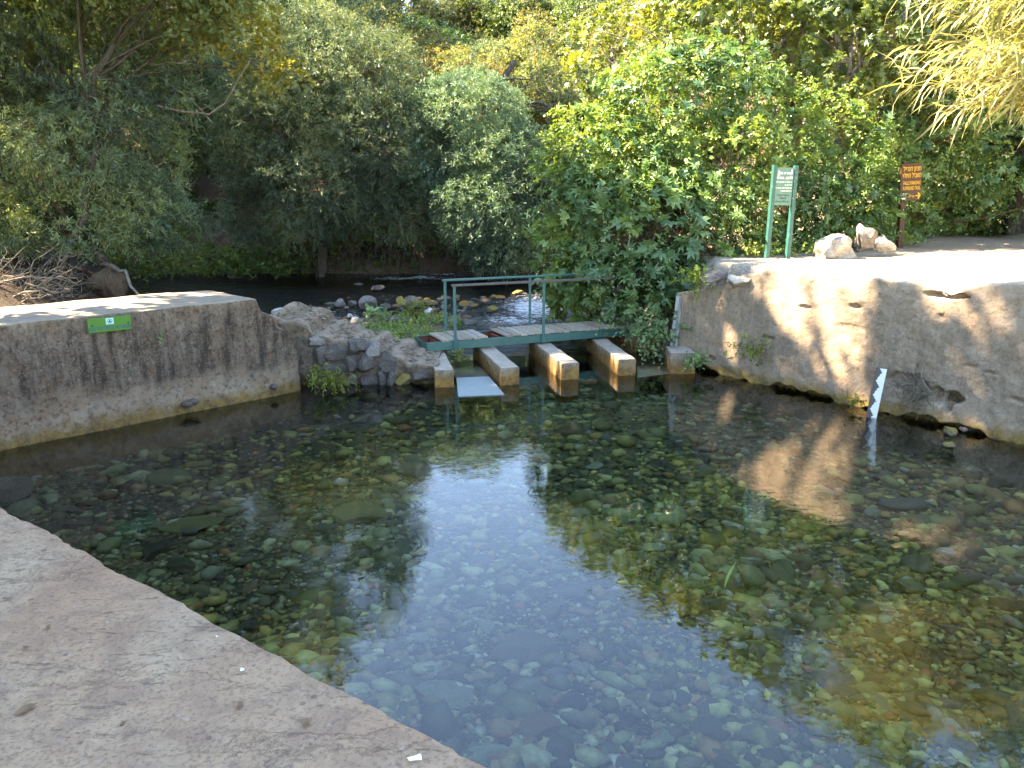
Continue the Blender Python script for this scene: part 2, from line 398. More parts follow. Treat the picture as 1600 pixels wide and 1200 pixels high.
M['blackl'] = mat_plain('dark_letters', (.015, .03, .025), .5, .3, .05, 9)
M['plaque'] = mat_plain('green_plaque', (.040, .165, .014), .45, .4, .12, 9)
M['bluel'] = mat_plain('blue_letters', (.02, .09, .13), .5, .3, .05, 9)
M['paleteal'] = mat_plain('pale_logo', (.34, .60, .52), .5, .3, .05, 9)
M['bark'] = mat_bark('bark', (.045, .036, .028), (.13, .105, .08))
M['palebark'] = mat_bark('pale_bark', (.13, .11, .085), (.30, .26, .21))
M['drywood'] = mat_bark('dry_wood', (.12, .095, .07), (.30, .245, .185))
M['root'] = mat_bark('root', (.06, .04, .028), (.16, .10, .065))
M['wood'] = mat_wood()
M['dryleaf'] = mat_plain('dry_leaf', (.20, .12, .07), .8, .2, .3, 20)
M['willow'] = leaf_mat('willow_leaf', (0.180, 0.230, 0.135), .30)
M['teal'] = leaf_mat('grey_teal_leaf', (0.165, 0.240, 0.150), .28)
M['olive'] = leaf_mat('olive_leaf', (0.188, 0.188, 0.083), .32)
M['fig'] = leaf_mat('fig_leaf', (0.130, 0.205, 0.100), .30, .38, .6)
M['vine'] = leaf_mat('vine_leaf', (0.155, 0.235, 0.090), .35, .4, .55)
M['plane'] = leaf_mat('broad_leaf', (0.155, 0.215, 0.080), .35, .38, .6)
M['yellowleaf'] = leaf_mat('yellow_leaf', (0.180, 0.190, 0.100), .45)
M['reed'] = leaf_mat('reed_leaf', (.36, .39, .20), .40, .4, .5)
M['under'] = leaf_mat('undergrowth_leaf', (0.095, 0.140, 0.045), .32)
M['fern'] = leaf_mat('fern_leaf', (.17, .21, .035), .35)

# ------------------------------------------------------------------ terrain
WA = np.array((2.9, 13.5)); WB = np.array((8.9, 5.30))            # foot of the right wall
wd = (WB-WA)/np.linalg.norm(WB-WA); wnrm = np.array((-wd[1], wd[0]))   # towards the bank (right)
if wnrm[0] < 0: wnrm = -wnrm
LA = np.array((-9.6, 5.15)); LB = np.array((-3.28, 11.56))
ld = (LB-LA)/np.linalg.norm(LB-LA); lnrm = np.array((-ld[1], ld[0]))   # away from the pool
PA = np.array((-2.61, 3.65)); pd = np.array((.812, -.584)); pn = np.array((.584, .812))  # platform edge, pn to the pool
def hill(x, y):
    yf = 28.6+1.2*(fbm(np.stack([x*.12, x*0, x*0+3], -1), 2)-.5)*2+np.clip(x-2, 0, 30)*.05
    d = y-yf
    side = .25+.26*sstep(-3, -25, x)+.22*sstep(2, 26, x)
    far = np.maximum(d-2.5, 0)
    return -.5+sstep(-.3, 1.0, d)*1.5+np.minimum(far, 60)*side, d
def height(x, y):
    n1 = fbm(np.stack([x*.35, y*.35, x*0], -1), 4)-.5; n2 = fbm(np.stack([x*2.2, y*2.2, x*0+5], -1), 3)-.5
    bed = -.42+.16*n1+.06*n2
    bar = np.exp(-((x+2.55)/1.75)**4-((y-15.4)/3.4)**4)
    shelf = np.exp(-((x+2.2)/3.2)**4-((y-19.6)/3.0)**4)
    h = bed+bar*.60+shelf*.26*(1-bar)
    hh, d = hill(x, y)
    h = np.where(d > -.3, np.maximum(h, hh+.5*n1*sstep(0, 6, d)), h)
    # left bank
    xl = np.interp(y, [0, 5, 9, 13, 18, 22, 26, 30], [-9.4, -9.4, -9.6, -9.4, -11.2, -11.4, -13.2, -16])
    dl = xl-x
    h = np.where(dl > -.8, np.maximum(h, -.5+sstep(-.8, .8, dl)*1.1+np.clip(dl-.5, 0, 40)*.33+.4*n1), h)
    # right bank plateau
    s1 = (x-WA[0])*wnrm[0]+(y-WA[1])*wnrm[1]
    xb = np.interp(y, [13.5, 16, 20, 26, 34], [2.9, 3.0, 3.6, 5.2, 7.0])
    k1 = sstep(.08, .42, s1); k2 = sstep(-.5, .9, x-xb)
    k = np.where(y < 13.5, k1, np.where(y < 14.1, np.minimum(k2, 1), k2))
    top = 1.80+.07*n1*2+.02*n2+np.clip(y-25, 0, 40)*.28+np.clip(x-13, 0, 30)*.25
    h = h*(1-k)+np.maximum(top, np.where(d > 2, hh, top))*k
    # under the near slab
    s3 = (x-PA[0])*pn[0]+(y-PA[1])*pn[1]
    h = np.where(s3 < -.4, np.maximum(h*0+1.15, h*(dl > 1)), h)
    return h
def ground_z(x, y): return float(height(np.array([x], float), np.array([y], float))[0])
def axis(segs):
    out = []
    for a, b, st in segs: out += list(np.arange(a, b-1e-6, st))
    return np.array(out+[segs[-1][1]])
gx = axis([(-90, -30, 3), (-30, -11, .6), (-11, 9, .11), (9, 22, .4), (22, 90, 3)])
gy = axis([(-25, 0, 1.5), (0, 1, .5), (1, 22, .11), (22, 34, .3), (34, 120, 2)])
X, Y = np.meshgrid(gx, gy); Z = height(X, Y)
nx, ny = len(gx), len(gy); I = np.arange(nx*ny).reshape(ny, nx)
F = np.stack([I[:-1, :-1], I[:-1, 1:], I[1:, 1:], I[1:, :-1]], -1).reshape(-1, 4)
Pn = np.stack([X, Y, Z], -1)
nA = fbm(np.stack([X*.5, Y*.5, X*0+9], -1), 4); nB = fbm(np.stack([X*3, Y*3, X*0+2], -1), 3)
def lerp(a, b, k): return a*(1-k[..., None])+b*k[..., None]
C = lerp(np.array((.045, .052, .040)), np.array((.095, .098, .060)), sstep(.4, .62, nA))
C = lerp(C, np.array((.15, .11, .07)), sstep(.62, .75, nA)*.8)
C = lerp(C, np.array((.17, .125, .085)), sstep(-.12, .1, Z))                       # dry gravel
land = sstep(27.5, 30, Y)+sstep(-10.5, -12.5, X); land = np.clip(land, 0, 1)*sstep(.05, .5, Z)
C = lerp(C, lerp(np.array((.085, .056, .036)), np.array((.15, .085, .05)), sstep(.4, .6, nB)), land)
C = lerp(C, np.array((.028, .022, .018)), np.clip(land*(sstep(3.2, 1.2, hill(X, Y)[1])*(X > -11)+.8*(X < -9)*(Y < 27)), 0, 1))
rb = sstep(1.3, 1.7, Z)*sstep(1, 3, X)*sstep(30, 26, Y)
C = lerp(C, lerp(np.array((.40, .31, .22)), np.array((.42, .35, .27)), sstep(.35, .62, nB)), rb)
litter = sstep(15.5, 17, Y-np.abs(X-8)*.08)
C = lerp(C, np.array((.20, .125, .075)), rb*litter*.55)
sz = sstep(26, 40, Y)*0
g = link('ground', raw_mesh('ground', Pn.reshape(-1, 3), F, M['ground'], True, C.reshape(-1, 3))); tag(g, 'gravel bed, banks and leaf-strewn hillside around the pool', None, None, 'structure')

# ------------------------------------------------------------------ water
rings = [(atz(745, 760, 0).x, atz(745, 760, 0).y, .035, .55), (atz(640, 790, 0).x, atz(640, 790, 0).y, .045, .7), (atz(390, 840, 0).x, atz(390, 840, 0).y, .03, .4),
         (atz(850, 770, 0).x, atz(850, 770, 0).y, .035, .6), (atz(1120, 960, 0).x, atz(1120, 960, 0).y, .02, .5), (atz(620, 850, 0).x, atz(620, 850, 0).y, .03, .4)]
M['pool'] = mat_water('pool_water', rings); M['stream'] = mat_water('stream_water', (), True)
YS = 14.2
V = [(-30, -12, 0), (20, -12, 0), (20, YS, 0), (-30, YS, 0)]
pool = link('pool_water', raw_mesh('pool_water', V, np.array([[0, 1, 2, 3]]), M['pool'])); tag(pool, 'clear still water of the pool', None, None, 'structure')
sx = axis([(-30, -8, .5), (-8, 6, .09), (6, 20, 1)]); sy = axis([(YS, 24, .09), (24, 36, .25)])
X, Y = np.meshgrid(sx, sy); nx, ny = len(sx), len(sy)
w = fbm(np.stack([X*1.5, Y*3.0, X*0], -1), 4)-.5
q = lambda px, py: atz(px, py, 0)
foamk = np.zeros_like(X)
for (px, py, rx, ry, a) in [(835, 478, 1.2, 3.0, 1.0), (800, 500, 1.1, 1.4, .85), (780, 468, 1.1, 1.5, .6), (640, 434, 2.0, .7, .95), (690, 429, 1.2, .5, .8), (560, 432, 1.5, .5, .55), (660, 446, 1.8, .9, .45), (730, 452, 1.6, .8, .35),
                            (760, 520, .6, 1.2, .4), (870, 520, .7, 1.5, .45)]:
    c = q(px, py); foamk = np.maximum(foamk, a*np.exp(-((X-c.x)/rx)**2-((Y-c.y)/ry)**2))
Zw = w*(.05+.16*foamk)*sstep(YS, YS+.8, Y)
I = np.arange(nx*ny).reshape(ny, nx)
F = np.stack([I[:-1, :-1], I[:-1, 1:], I[1:, 1:], I[1:, :-1]], -1).reshape(-1, 4)
T3 = np.repeat(foamk.reshape(-1, 1), 3, 1)
st = link('stream_water', raw_mesh('stream_water', np.stack([X, Y, Zw], -1).reshape(-1, 3), F, M['stream'], True, T3)); tag(st, 'dark running stream with white water behind the footbridge', None, None, 'structure')
# 'Fac' of the attribute node is output 2

# ------------------------------------------------------------------ swept concrete bodies
def swept(name, a, b, nrm2, thick, ztop, zbot, mat, parent=None, step=.05, amp=.02, under=0.0, zunder=0.0, holes=(), freq=2.0, edge=.04, batter=0.0, cap=True, endrough=0.0, wander=0.0):
    """solid wall along a->b; front face on the side opposite nrm2; ztop(s), thick a number or function of s"""
    a = np.asarray(a, float); b = np.asarray(b, float); L = np.linalg.norm(b-a); d = (b-a)/L
    ns = max(2, int(L/step)+1); S = np.linspace(0, L, ns); rows = []; zmax = max(ztop(q_) for q_ in S); nf = int((zmax-zbot)/step) if zmax > .9 else 14
    for s in S:
        zt = ztop(s); th = thick(s) if callable(thick) else thick; pts = []
        if under > 0:
            zu = zunder(s)
            for zz in np.linspace(zbot, zu, 6): pts.append((under, zz, 0))
            pts.append((under*.5, zu+.004, 0)); z0 = zu
        else: z0 = zbot
        for k, zz in enumerate(np.linspace(z0, zt-edge, nf)): pts.append((batter*(zz-z0), zz, 1))
        o = batter*(zt-z0)
        pts.append((o+edge*.3, zt-edge*.3, 1)); pts.append((o+edge, zt, 1))
        nt_ = 16
        for k in range(1, nt_): pts.append((o+edge+(th-2*edge-o)*k/nt_, zt, 2))
        pts.append((th-edge*.3, zt-edge*.3, 1)); pts.append((th, zt-edge, 1)); pts.append((th, zbot, 0))
        rows.append([(a[0]+d[0]*s+nrm2[0]*o_, a[1]+d[1]*s+nrm2[1]*o_, z_, s, o_, k_) for (o_, z_, k_) in pts])
    R = np.array(rows); m = R.shape[1]; P = R[..., :3].copy(); s_ = R[..., 3]; k_ = R[..., 5]
    n3 = np.array([nrm2[0], nrm2[1], 0.])
    f1 = fbm(P*freq+3.1, 5)-.5; f2 = fbm(P*freq*6+8, 3)-.5
    disp = amp*2*(f1*1.3+f2*.45)
    P[..., 0] += np.where(k_ >= 1, disp, 0)*n3[0]; P[..., 1] += np.where(k_ >= 1, disp, 0)*n3[1]
    P[..., 2] += np.where(k_ == 2, amp*(f1+f2*.6), 0)
    for (hs, hz, rs, rz, dep) in holes:
        dd = np.sqrt(((s_-hs)/rs)**2+((P[..., 2]-hz)/rz)**2)+.5*f2+.5*f1
        inw = dep*sstep(1.0, .86, dd)*(k_ == 1)
        P[..., 0] += inw*n3[0]; P[..., 1] += inw*n3[1]
    f4 = fbm(P*freq*3+4.4, 4)-.5; gr = np.where(k_ >= 1, amp*.5*f4, 0); P[..., 0] += gr*n3[0]; P[..., 1] += gr*n3[1]; P[..., 2] += np.where(k_ == 2, amp*.5*f4, 0)
    if wander > 0:
        wq = np.stack([P[..., 0]*.6, P[..., 1]*1.1, P[..., 2]*.4+7], -1); P[..., 0] += wander*(fbm(wq, 3)-.5)*2*np.where(k_ == 2, 1, .5); P[..., 1] += wander*(fbm(wq+9, 3)-.5)
    if endrough > 0:
        wgt = sstep(L-endrough*1.5, L, s_); e = (fbm(P*3.5+31, 4)-.5)*2*endrough*wgt
        P[..., 0] += d[0]*e; P[..., 1] += d[1]*e
    I = np.arange(ns*m).reshape(ns, m)
    F = [np.stack([I[:-1, :-1], I[1:, :-1], I[1:, 1:], I[:-1, 1:]], -1).reshape(-1, 4)]
    me = raw_mesh(name, P.reshape(-1, 3), F, mat)
    bm = bmesh.new(); bm.from_mesh(me); bm.verts.ensure_lookup_table()
    for r in ((0, 1) if cap else ()):
        i = 0 if r == 0 else ns-1; loop = [bm.verts[i*m+k] for k in range(m)]
        try: bm.faces.new(loop if r else loop[::-1])
        except Exception: pass
    bmesh.ops.recalc_face_normals(bm, faces=bm.faces[:]); bm.to_mesh(me); bm.free()
    return link(name, me, parent)

# near slab
def plat_edge(s): return .02*math.sin(s*2.1)+.012*math.sin(s*9.3)
a = PA+pd*(-8.6); b = PA+pd*9.0
pl = swept('concrete_path', a, b, -pn, 9.0, lambda s: 1.45, -.9, M['platform'], None, .035, .02, edge=.022, freq=5)
tag(pl, 'pinkish worn concrete slab along the near edge of the pool', None, None, 'structure')

# left wall: top drops in broken steps at its far end
Lw = np.linalg.norm(LB-LA)
def ltop(s):
    e = Lw-s
    return float(np.interp(e, [0, .1, .18, .32, .36, .54, .58, .60, 30], [.62, .88, .98, 1.05, 1.22, 1.30, 1.44, 1.49, 1.49]))+.004*math.sin(s*7)
lw = swept('concrete_wall', LA, LB, lnrm, lambda s: float(np.interp(Lw-s, [0, 1.2, 12], [1.2, 1.75, 1.65])), ltop, -.9, M['wall_l'], None, .035, .022, freq=2.2, batter=.02, endrough=.14, edge=.022,
           holes=[(Lw-1.9, .16, .05, .04, -.03), (Lw-2.6, .22, .05, .03, -.03)])
tag(lw, 'low grey stained concrete wall with a green plaque and a crumbling end', 'wall')

# right wall
Rw = np.linalg.norm(WB-WA)
def rz(px, py):                          # height of a point of the photo on the wall's face
    d = ray(px, py); t = ((WA[0])*wnrm[0]+WA[1]*wnrm[1])/(d.x*wnrm[0]+d.y*wnrm[1]); p = Vector((0, 0, CAM_H))+d*t
    return (p.x-WA[0])*wd[0]+(p.y-WA[1])*wd[1], p.z
prof = sorted([rz(*p) for p in [(1062, 458), (1095, 452), (1130, 446), (1165, 428), (1200, 421), (1260, 424), (1330, 432), (1400, 438), (1455, 446), (1476, 462), (1500, 458), (1530, 444), (1600, 443)]])
rt = lambda s: float(np.interp(s, [q_[0] for q_ in prof], [q_[1] for q_ in prof]))+.012*math.sin(s*11)
hl = []
for (px, py, r1, r2, dp) in [(1258, 480, .10, .035, .05), (1336, 479, .09, .04, .07), (1488, 622, .15, .10, .20), (1478, 634, .07, .13, .18), (1462, 618, .10, .16, .12), (1480, 462, .28, .05, .14), (1330, 512, .22, .05, .012),
                             (1500, 672, .26, .07, .2), (1200, 528, .12, .03, .03), (1515, 572, .08, .03, .03), (1590, 626, .1, .03, .03), (1420, 600, .35, .14, .045), (1545, 582, .06, .02, .03), (1470, 496, .05, .05, .03), (1110, 560, .1, .05, .05)]:
    s_, z_ = rz(px, py); hl.append((s_, z_, r1, r2, dp))
rw = swept('plaster_wall', WA, WB, wnrm, .62, rt, -.9, M['wall_r'], None, .028, .028, freq=2.0, under=.16,
           zunder=lambda s: .03+.05*math.sin(s*3.1)+.03*math.sin(s*8.7+1)+.02*math.sin(s*21), holes=hl, edge=.03)
tag(rw, 'tall sandy plastered wall with holes and sun patches holding the right bank', 'wall')

# ------------------------------------------------------------------ rocks
def ico(sub):
    bm = bmesh.new(); bmesh.ops.create_icosphere(bm, subdivisions=sub, radius=1)
    V = np.array([v.co[:] for v in bm.verts]); F = np.array([[v.index for v in f.verts] for f in bm.faces]); bm.free(); return V, F
ICO1, ICO2, ICO3 = ico(1), ico(2), ico(4)
def rock_verts(V, seed, rough=.35, angular=0.0, freq=1.3):
    r = np.random.RandomState(seed); V = V.copy()
    if angular:
        for k in range(int(5+angular*8)):
            n = r.randn(3); n /= np.linalg.norm(n); lim = r.uniform(.45, .8); d = V@n; V = V-np.outer(np.maximum(d-lim, 0), n)
    n = fbm(V*freq+seed*3.7, 4)-.5; V = V*(1+rough*2*n)[:, None]
    return V
def rock_mesh(name, seed, mat, rough=.3, angular=0.0, hi=True):
    V, F = ICO3 if hi else ICO2
    V = rock_verts(V, seed, rough, angular); V[:, 2] = np.maximum(V[:, 2], -.75)
    return raw_mesh(name, V, F, mat, True)
RK = {}
def rock(name, label, cat, p, size, matk, seed, rough=.3, ang=.5, rz_=None, group=None, tilt=(0, 0), parent=None, hi=True):
    key = (matk, seed % 5, round(ang, 1), hi)
    if key not in RK: RK[key] = rock_mesh('rock', seed, M[matk], rough, ang, hi)
    o = link(name, RK[key], parent, p, (tilt[0], tilt[1], seed*1.7 if rz_ is None else rz_), size)
    if parent is None: tag(o, label, cat, group)
    elif label: o['label'] = label
    return o

# rubble masonry between the left wall and the first pier
rub = thing('rubble_wall', 'broken stepped wall of dark stones and mortar left of the sluice', 'wall', (-2.3, 12.2, 0))
def mortar(x0, x1, y0, y1, z, seed, e=.06):
    a = np.array((x0, y0)); b = np.array((x1, y0+.06))
    o = swept('mortar', a, b, np.array((0., 1.)), y1-y0, lambda s: z+.02*math.sin(s*9+seed), -.6, M['mortar'], None, .025, .075, freq=3.0, edge=e)
    o.parent = rub; o.matrix_parent_inverse = Matrix.Translation((2.3, -12.2, 0)); return o
rz_s = [0, .25, .62, .70, 1.10, 1.20, 1.62, 1.72, 2.06, 2.14, 2.62]; rz_z = [1.12, 1.04, .98, .80, .72, .60, .56, .46, .42, .34, .31]
o = swept('mortar', (-3.85, 12.02), (-1.22, 12.06), np.array((0., 1.)), 1.65, lambda s: float(np.interp(s, rz_s, rz_z))+.02*math.sin(s*17), -.6, M['mortar'], None, .025, .05, freq=2.8, edge=.05, wander=.16)
o.parent = rub; o.matrix_parent_inverse = Matrix.Translation((2.3, -12.2, 0))
for i, (px, py, w_, h_, mk, lab) in enumerate([(525, 549, 46, 24, 'basalt', None), (559, 541, 30, 30, 'basalt', None), (521, 572, 50, 22, 'basalt', None), (552, 568, 26, 24, 'basalt', None), (577, 567, 30, 28, 'basalt', None),
        (606, 566, 32, 28, 'basalt', None), (546, 594, 28, 26, 'basalt', None), (577, 593, 36, 26, 'basalt', None), (600, 592, 20, 28, 'basalt', None), (614, 592, 16, 26, 'basalt', None),
        (633, 593, 24, 17, 'yellowrock', 'yellowish stone at the water line'), (658, 587, 32, 18, 'basalt', 'black stone at the water line'), (500, 585, 30, 44, 'basalt', None), (505, 556, 26, 26, 'basalt', None), (497, 533, 34, 22, 'greyrock', None), (583, 546, 22, 22, 'greyrock', None), (640, 606, 30, 12, 'basalt', None)]):
    p = aty(px, py, 12.06); s = 12.2/1200*.5
    o = rock('stone', lab, None, p-Vector((-2.3, 12.2, 0)), (w_*s*1.32, .24, h_*s*1.36), mk, 20+i, .13, 1.0, .05*math.sin(i*3), None, (0, .06*math.sin(i*5)), rub)

# piers
PT = .28
piers = [((680, 606), (711, 609), (668, 551)), ((783, 602), (808, 598), (750, 545)), ((877, 594), (902, 590), (838, 538)), ((966, 587), (992, 584), (925, 530))]
lab = ['short pale pier against the rubble wall, first from the left', 'pale pier with orange stain beside the light metal sheet, second from the left',
       'orange stained pier in the middle of the sluice, third from the left', 'orange stained pier under the right part of the footbridge, fourth from the left']
PIER = []
for i, (bl, br, tb) in enumerate(piers):
    fl = aty(bl[0], bl[1], 1); fl = atz(bl[0], bl[1], 0); fr = atz(br[0], br[1], 0); bk = atz(tb[0], tb[1], PT)
    dirv = Vector((bk.x-fl.x, bk.y-fl.y, 0)); dirv.normalize(); width = .30
    L_ = 2.25
    a = np.array((fl.x, fl.y)); b = a+np.array((dirv.x, dirv.y))*L_
    n2 = np.array((dirv.y, -dirv.x))
    o = swept('concrete_pier', a, b, n2, width, lambda s: PT+.004*math.sin(s*8), -.8, M['pier'], None, .03, .008, freq=5, edge=.018)
    tag(o, lab[i], 'pier', 'sluice piers under the footbridge'); PIER.append((a, b, n2))
# last pier by the wall
p = atz(1047, 584, 0)
o = swept('concrete_pier', (p.x, p.y), (p.x+.02, p.y+.62), np.array((1., 0.)), .42, lambda s: .36, -.8, M['pier'], None, .03, .008, freq=5, edge=.02)
tag(o, 'squat grey concrete block against the foot of the right wall', 'pier', 'sluice piers under the footbridge')
# strip of steel channel at the wall's end
a = aty(1052, 545, 13.45); b = aty(1063, 462, 13.45)
ch = thing('steel_channel', 'upright grey steel channel at the left end of the right wall', 'channel', a)
mb = MB(); mb.bar((0, 0, 0), b-a, .09, .012); mb.bar((-.045, -.03, 0), b-a+Vector((-.045, -.03, 0)), .012, .06); mb.bar((.045, -.03, 0), b-a+Vector((.045, -.03, 0)), .012, .06)
mb.build('channel_profile', M['galv'], ch)
# two plates on the sill
def plate(pts, z, th, mat, name, label, cat):
    P = [atz(px, py, z) for px, py in pts]; n = len(P)
    V = [tuple(p) for p in P]+[(p.x, p.y, p.z-th) for p in P]
    F = [tuple(range(n))]+[tuple(range(2*n-1, n-1, -1))]+[(i, i+n, (i+1) % n+n, (i+1) % n) for i in range(n)]
    me = bpy.data.meshes.new(name); me.from_pydata(V, [], F); me.materials.append(mat); me.update()
    bm = bmesh.new(); bm.from_mesh(me); bmesh.ops.recalc_face_normals(bm, faces=bm.faces[:]); bm.to_mesh(me); bm.free()
    return tag(link(name, me), label, cat)
plate([(716, 619), (788, 616), (764, 588), (713, 590)], .012, .03, M['sheet'], 'metal_sheet', 'light blue grey metal sheet just awash between the first two piers', 'metal sheet')
plate([(712, 590), (764, 588), (738, 556), (690, 560)], -.05, .03, M['pier'], 'sill_slab', 'submerged green slab behind the light metal sheet', 'slab')
plate([(996, 590), (1053, 583), (1047, 575), (1030, 568), (995, 572)], -.02, .05, M['pier'], 'sill_slab', 'brown submerged slab between the fourth pier and the squat block', 'slab')

r9 = np.random.RandomState(77); n = 1500; lx = r9.uniform(-3.8, -1.25, n); ly = r9.uniform(12.05, 13.6, n); lz = np.interp(lx+3.85, rz_s, rz_z)+.012
V1, F1 = ico(1); sz = (.006+.016*r9.rand(n)**3)[:, None, None]; V = V1[None]*sz*np.array((1.5, 1, .5))*(1+.5*r9.rand(n, 1, 3))+np.stack([lx, ly, lz], -1)[:, None]
F = (F1[None]+(np.arange(n)*len(V1))[:, None, None]).reshape(-1, 3); T = np.array([(.26, .18, .11), (.17, .11, .07), (.32, .25, .18), (.10, .075, .055)])[r9.randint(4, size=n)]
o = link('rubble', raw_mesh('rubble', V.reshape(-1, 3), F, M['bedstone'], False, np.repeat(T, len(V1), 0))); tag(o, 'dry crumbs and leaf litter on the broken ledges left of the bridge', None, None, 'stuff')

# ------------------------------------------------------------------ footbridge
ZB = .32
f0 = atz(668, 549, ZB); f1 = atz(990, 523, ZB); bvec = (f1-f0); bL = bvec.length; bx = bvec.normalized(); by = Vector((-bx.y, bx.x, 0)); BWID = .78
br = thing('footbridge', 'narrow plank footbridge with green steel railings over the sluice', 'footbridge', f0)
def L3(s, w_, z): return bx*s+by*w_+Vector((0, 0, z))
mb = MB()
for w_ in (0, BWID):
    mb.bar(L3(0, w_, .07), L3(bL, w_, .07), .008, .14)
    mb.bar(L3(0, w_+(.03 if w_ == 0 else -.03), .139), L3(bL, w_+(.03 if w_ == 0 else -.03), .139), .052, .008)
    mb.bar(L3(0, w_+(.03 if w_ == 0 else -.03), .004), L3(bL, w_+(.03 if w_ == 0 else -.03), .004), .052, .008)
mb.bar(L3(.004, .01, .07), L3(.004, BWID-.01, .07), .008, .13); mb.bar(L3(bL-.004, .01, .07), L3(bL-.004, BWID-.01, .07), .008, .13)
mb.build('frame', M['greenpaint'], br)
mb = MB()
for s in (.27, .62, 1.20, 1.45, 2.1, 2.8, 3.4): mb.bar(L3(s, .012, .06), L3(s, BWID-.012, .06), .05, .1)
mb.bar(L3(.02, .012, .07), L3(bL-.02, .012, .07), .006, .11); mb.bar(L3(.02, BWID-.012, .07), L3(bL-.02, BWID-.012, .07), .006, .11)
mb.build('cross_beam', M['redoxide'], br)
def planks(s0, s1, seed, nm):
    r = random.Random(seed); V = []; F = []; T = []; s = s0
    while s < s1-.05:
        wdt = .145; z = .150+r.uniform(-.004, .008); yo = r.uniform(-.015, .015)
        mb = MB(); mb.bar(L3(s+wdt/2, -.01+yo, z+.014), L3(s+wdt/2, BWID+.01+yo, z+.014+r.uniform(-.004, .004)), wdt-.012, .032, 0, .004)
        n = len(V); V += mb.v; F += [tuple(i+n for i in f) for f in mb.f]; k = r.uniform(.75, 1.15); T += [(k, k*r.uniform(.95, 1.02), k*r.uniform(.88, 1.0))]*len(mb.v)
        s += wdt
    me = bpy.data.meshes.new(nm); me.from_pydata(V, [], F); me.materials.append(M['wood'])
    at = me.color_attributes.new('tint', 'FLOAT_COLOR', 'POINT')
    for i, c in enumerate(T): at.data[i].color = (*c, 1)
    me.update(); link(nm, me, br)
sA = (atz(722, 545, ZB+.16)-f0).dot(bx)
planks(.26, 1.06, 3, 'deck'); planks(1.46, bL-.02, 4, 'deck')
RH = 1.10
def post(s, w_, name='post'):
    mb = MB(); mb.bar(L3(s, w_, .0), L3(s, w_, RH), .05, .05, 0, .006); mb.box(L3(s, w_, .05), (.09, .03, .09)); return mb.build(name, M['greenpaint'], br)
pf = [.50, 2.20, bL-.06]
for s in pf: post(s, -.03)
for s in pf: post(s+.10, BWID+.03)
mb = MB(); mb.bar(L3(pf[0]-.05, -.03, RH+.02), L3(pf[2]+.06, -.03, RH+.02), .055, .04, 0, .008); mb.build('handrail', M['railtop'], br)['label'] = 'brown worn handrail'
mb = MB(); mb.bar(L3(pf[0]+.05, BWID+.03, RH+.02), L3(pf[2]+.16, BWID+.03, RH+.02), .055, .04, 0, .008); mb.build('handrail', M['greenpaint'], br)
# far abutment block that carries the bridge's other end
e0 = f0+bx*(bL-.12)+by*(-.15)
o = swept('concrete_pier', (e0.x, e0.y), (e0.x+by.x*1.1, e0.y+by.y*1.1), np.array((bx.x, bx.y)), .9, lambda s: ZB-.005, -.8, M['pier'], None, .05, .01, freq=5, edge=.02)
tag(o, 'concrete abutment under the leaves at the right end of the footbridge', 'pier', 'sluice piers under the footbridge')

# ------------------------------------------------------------------ gauge
gp = atz(1361, 652, 0); gt = aty(1378, 575, gp.y-.02)
ga = thing('depth_gauge', 'leaning white and grey zigzag water gauge board in front of the right wall', 'gauge', gp)
gup = Vector((gt.x-gp.x, 0, gt.z)); gl = gup.length; gup.normalize(); gbot = -.50
rt2 = Vector((gup.z, 0, -gup.x)); face = Vector((0, -1, 0))
rotz = Matrix.Rotation(rad(-12), 3, 'Z')
def G(u, v, w_=0): return rotz @ (rt2*u+gup*v+face*w_)
mb = MB(); mb.bar(G(0, gbot), G(0, gl), .02, .02)
mb = MB()
for (u0, u1, w0, w1) in [(-.068, .068, 0, .018)]:
    n = len(mb.v)
    for v in (gbot, gl):
        for (u, w_) in ((u0, w1), (u1, w1), (u1, w0-.03), (u0, w0)): mb.v.append(tuple(G(u, v, w_)))
    mb.f += [(n, n+1, n+2, n+3), (n+7, n+6, n+5, n+4), (n, n+4, n+5, n+1), (n+1, n+5, n+6, n+2), (n+2, n+6, n+7, n+3), (n+3, n+7, n+4, n)]
mb.build('board', M['greypaint'], ga)
mb = MB(); r = random.Random(4); v = gbot+.02; per = .20; pts = []
while v < gl-.01:
    for (du, dv) in ((-.055, 0), (-.03, .035), (-.038, .04), (-.004, .085), (-.012, .092), (.028, .12), (.0, .13), (.008, .138), (-.03, .17), (-.022, .176)):
        if v+dv < gl: pts.append((du*.8, v+dv))
    v += per
for (u0, v0), (u1, v1) in zip(pts[:-1], pts[1:]):
    if v1 <= v0: continue
    n = len(mb.v); mb.v += [tuple(G(u0, v0, .021)), tuple(G(.066, v0, .021)), tuple(G(.066, v1, .021)), tuple(G(u1, v1, .021))]; mb.f.append((n, n+1, n+2, n+3))
mb.build('scale', M['whitepaint'], ga)

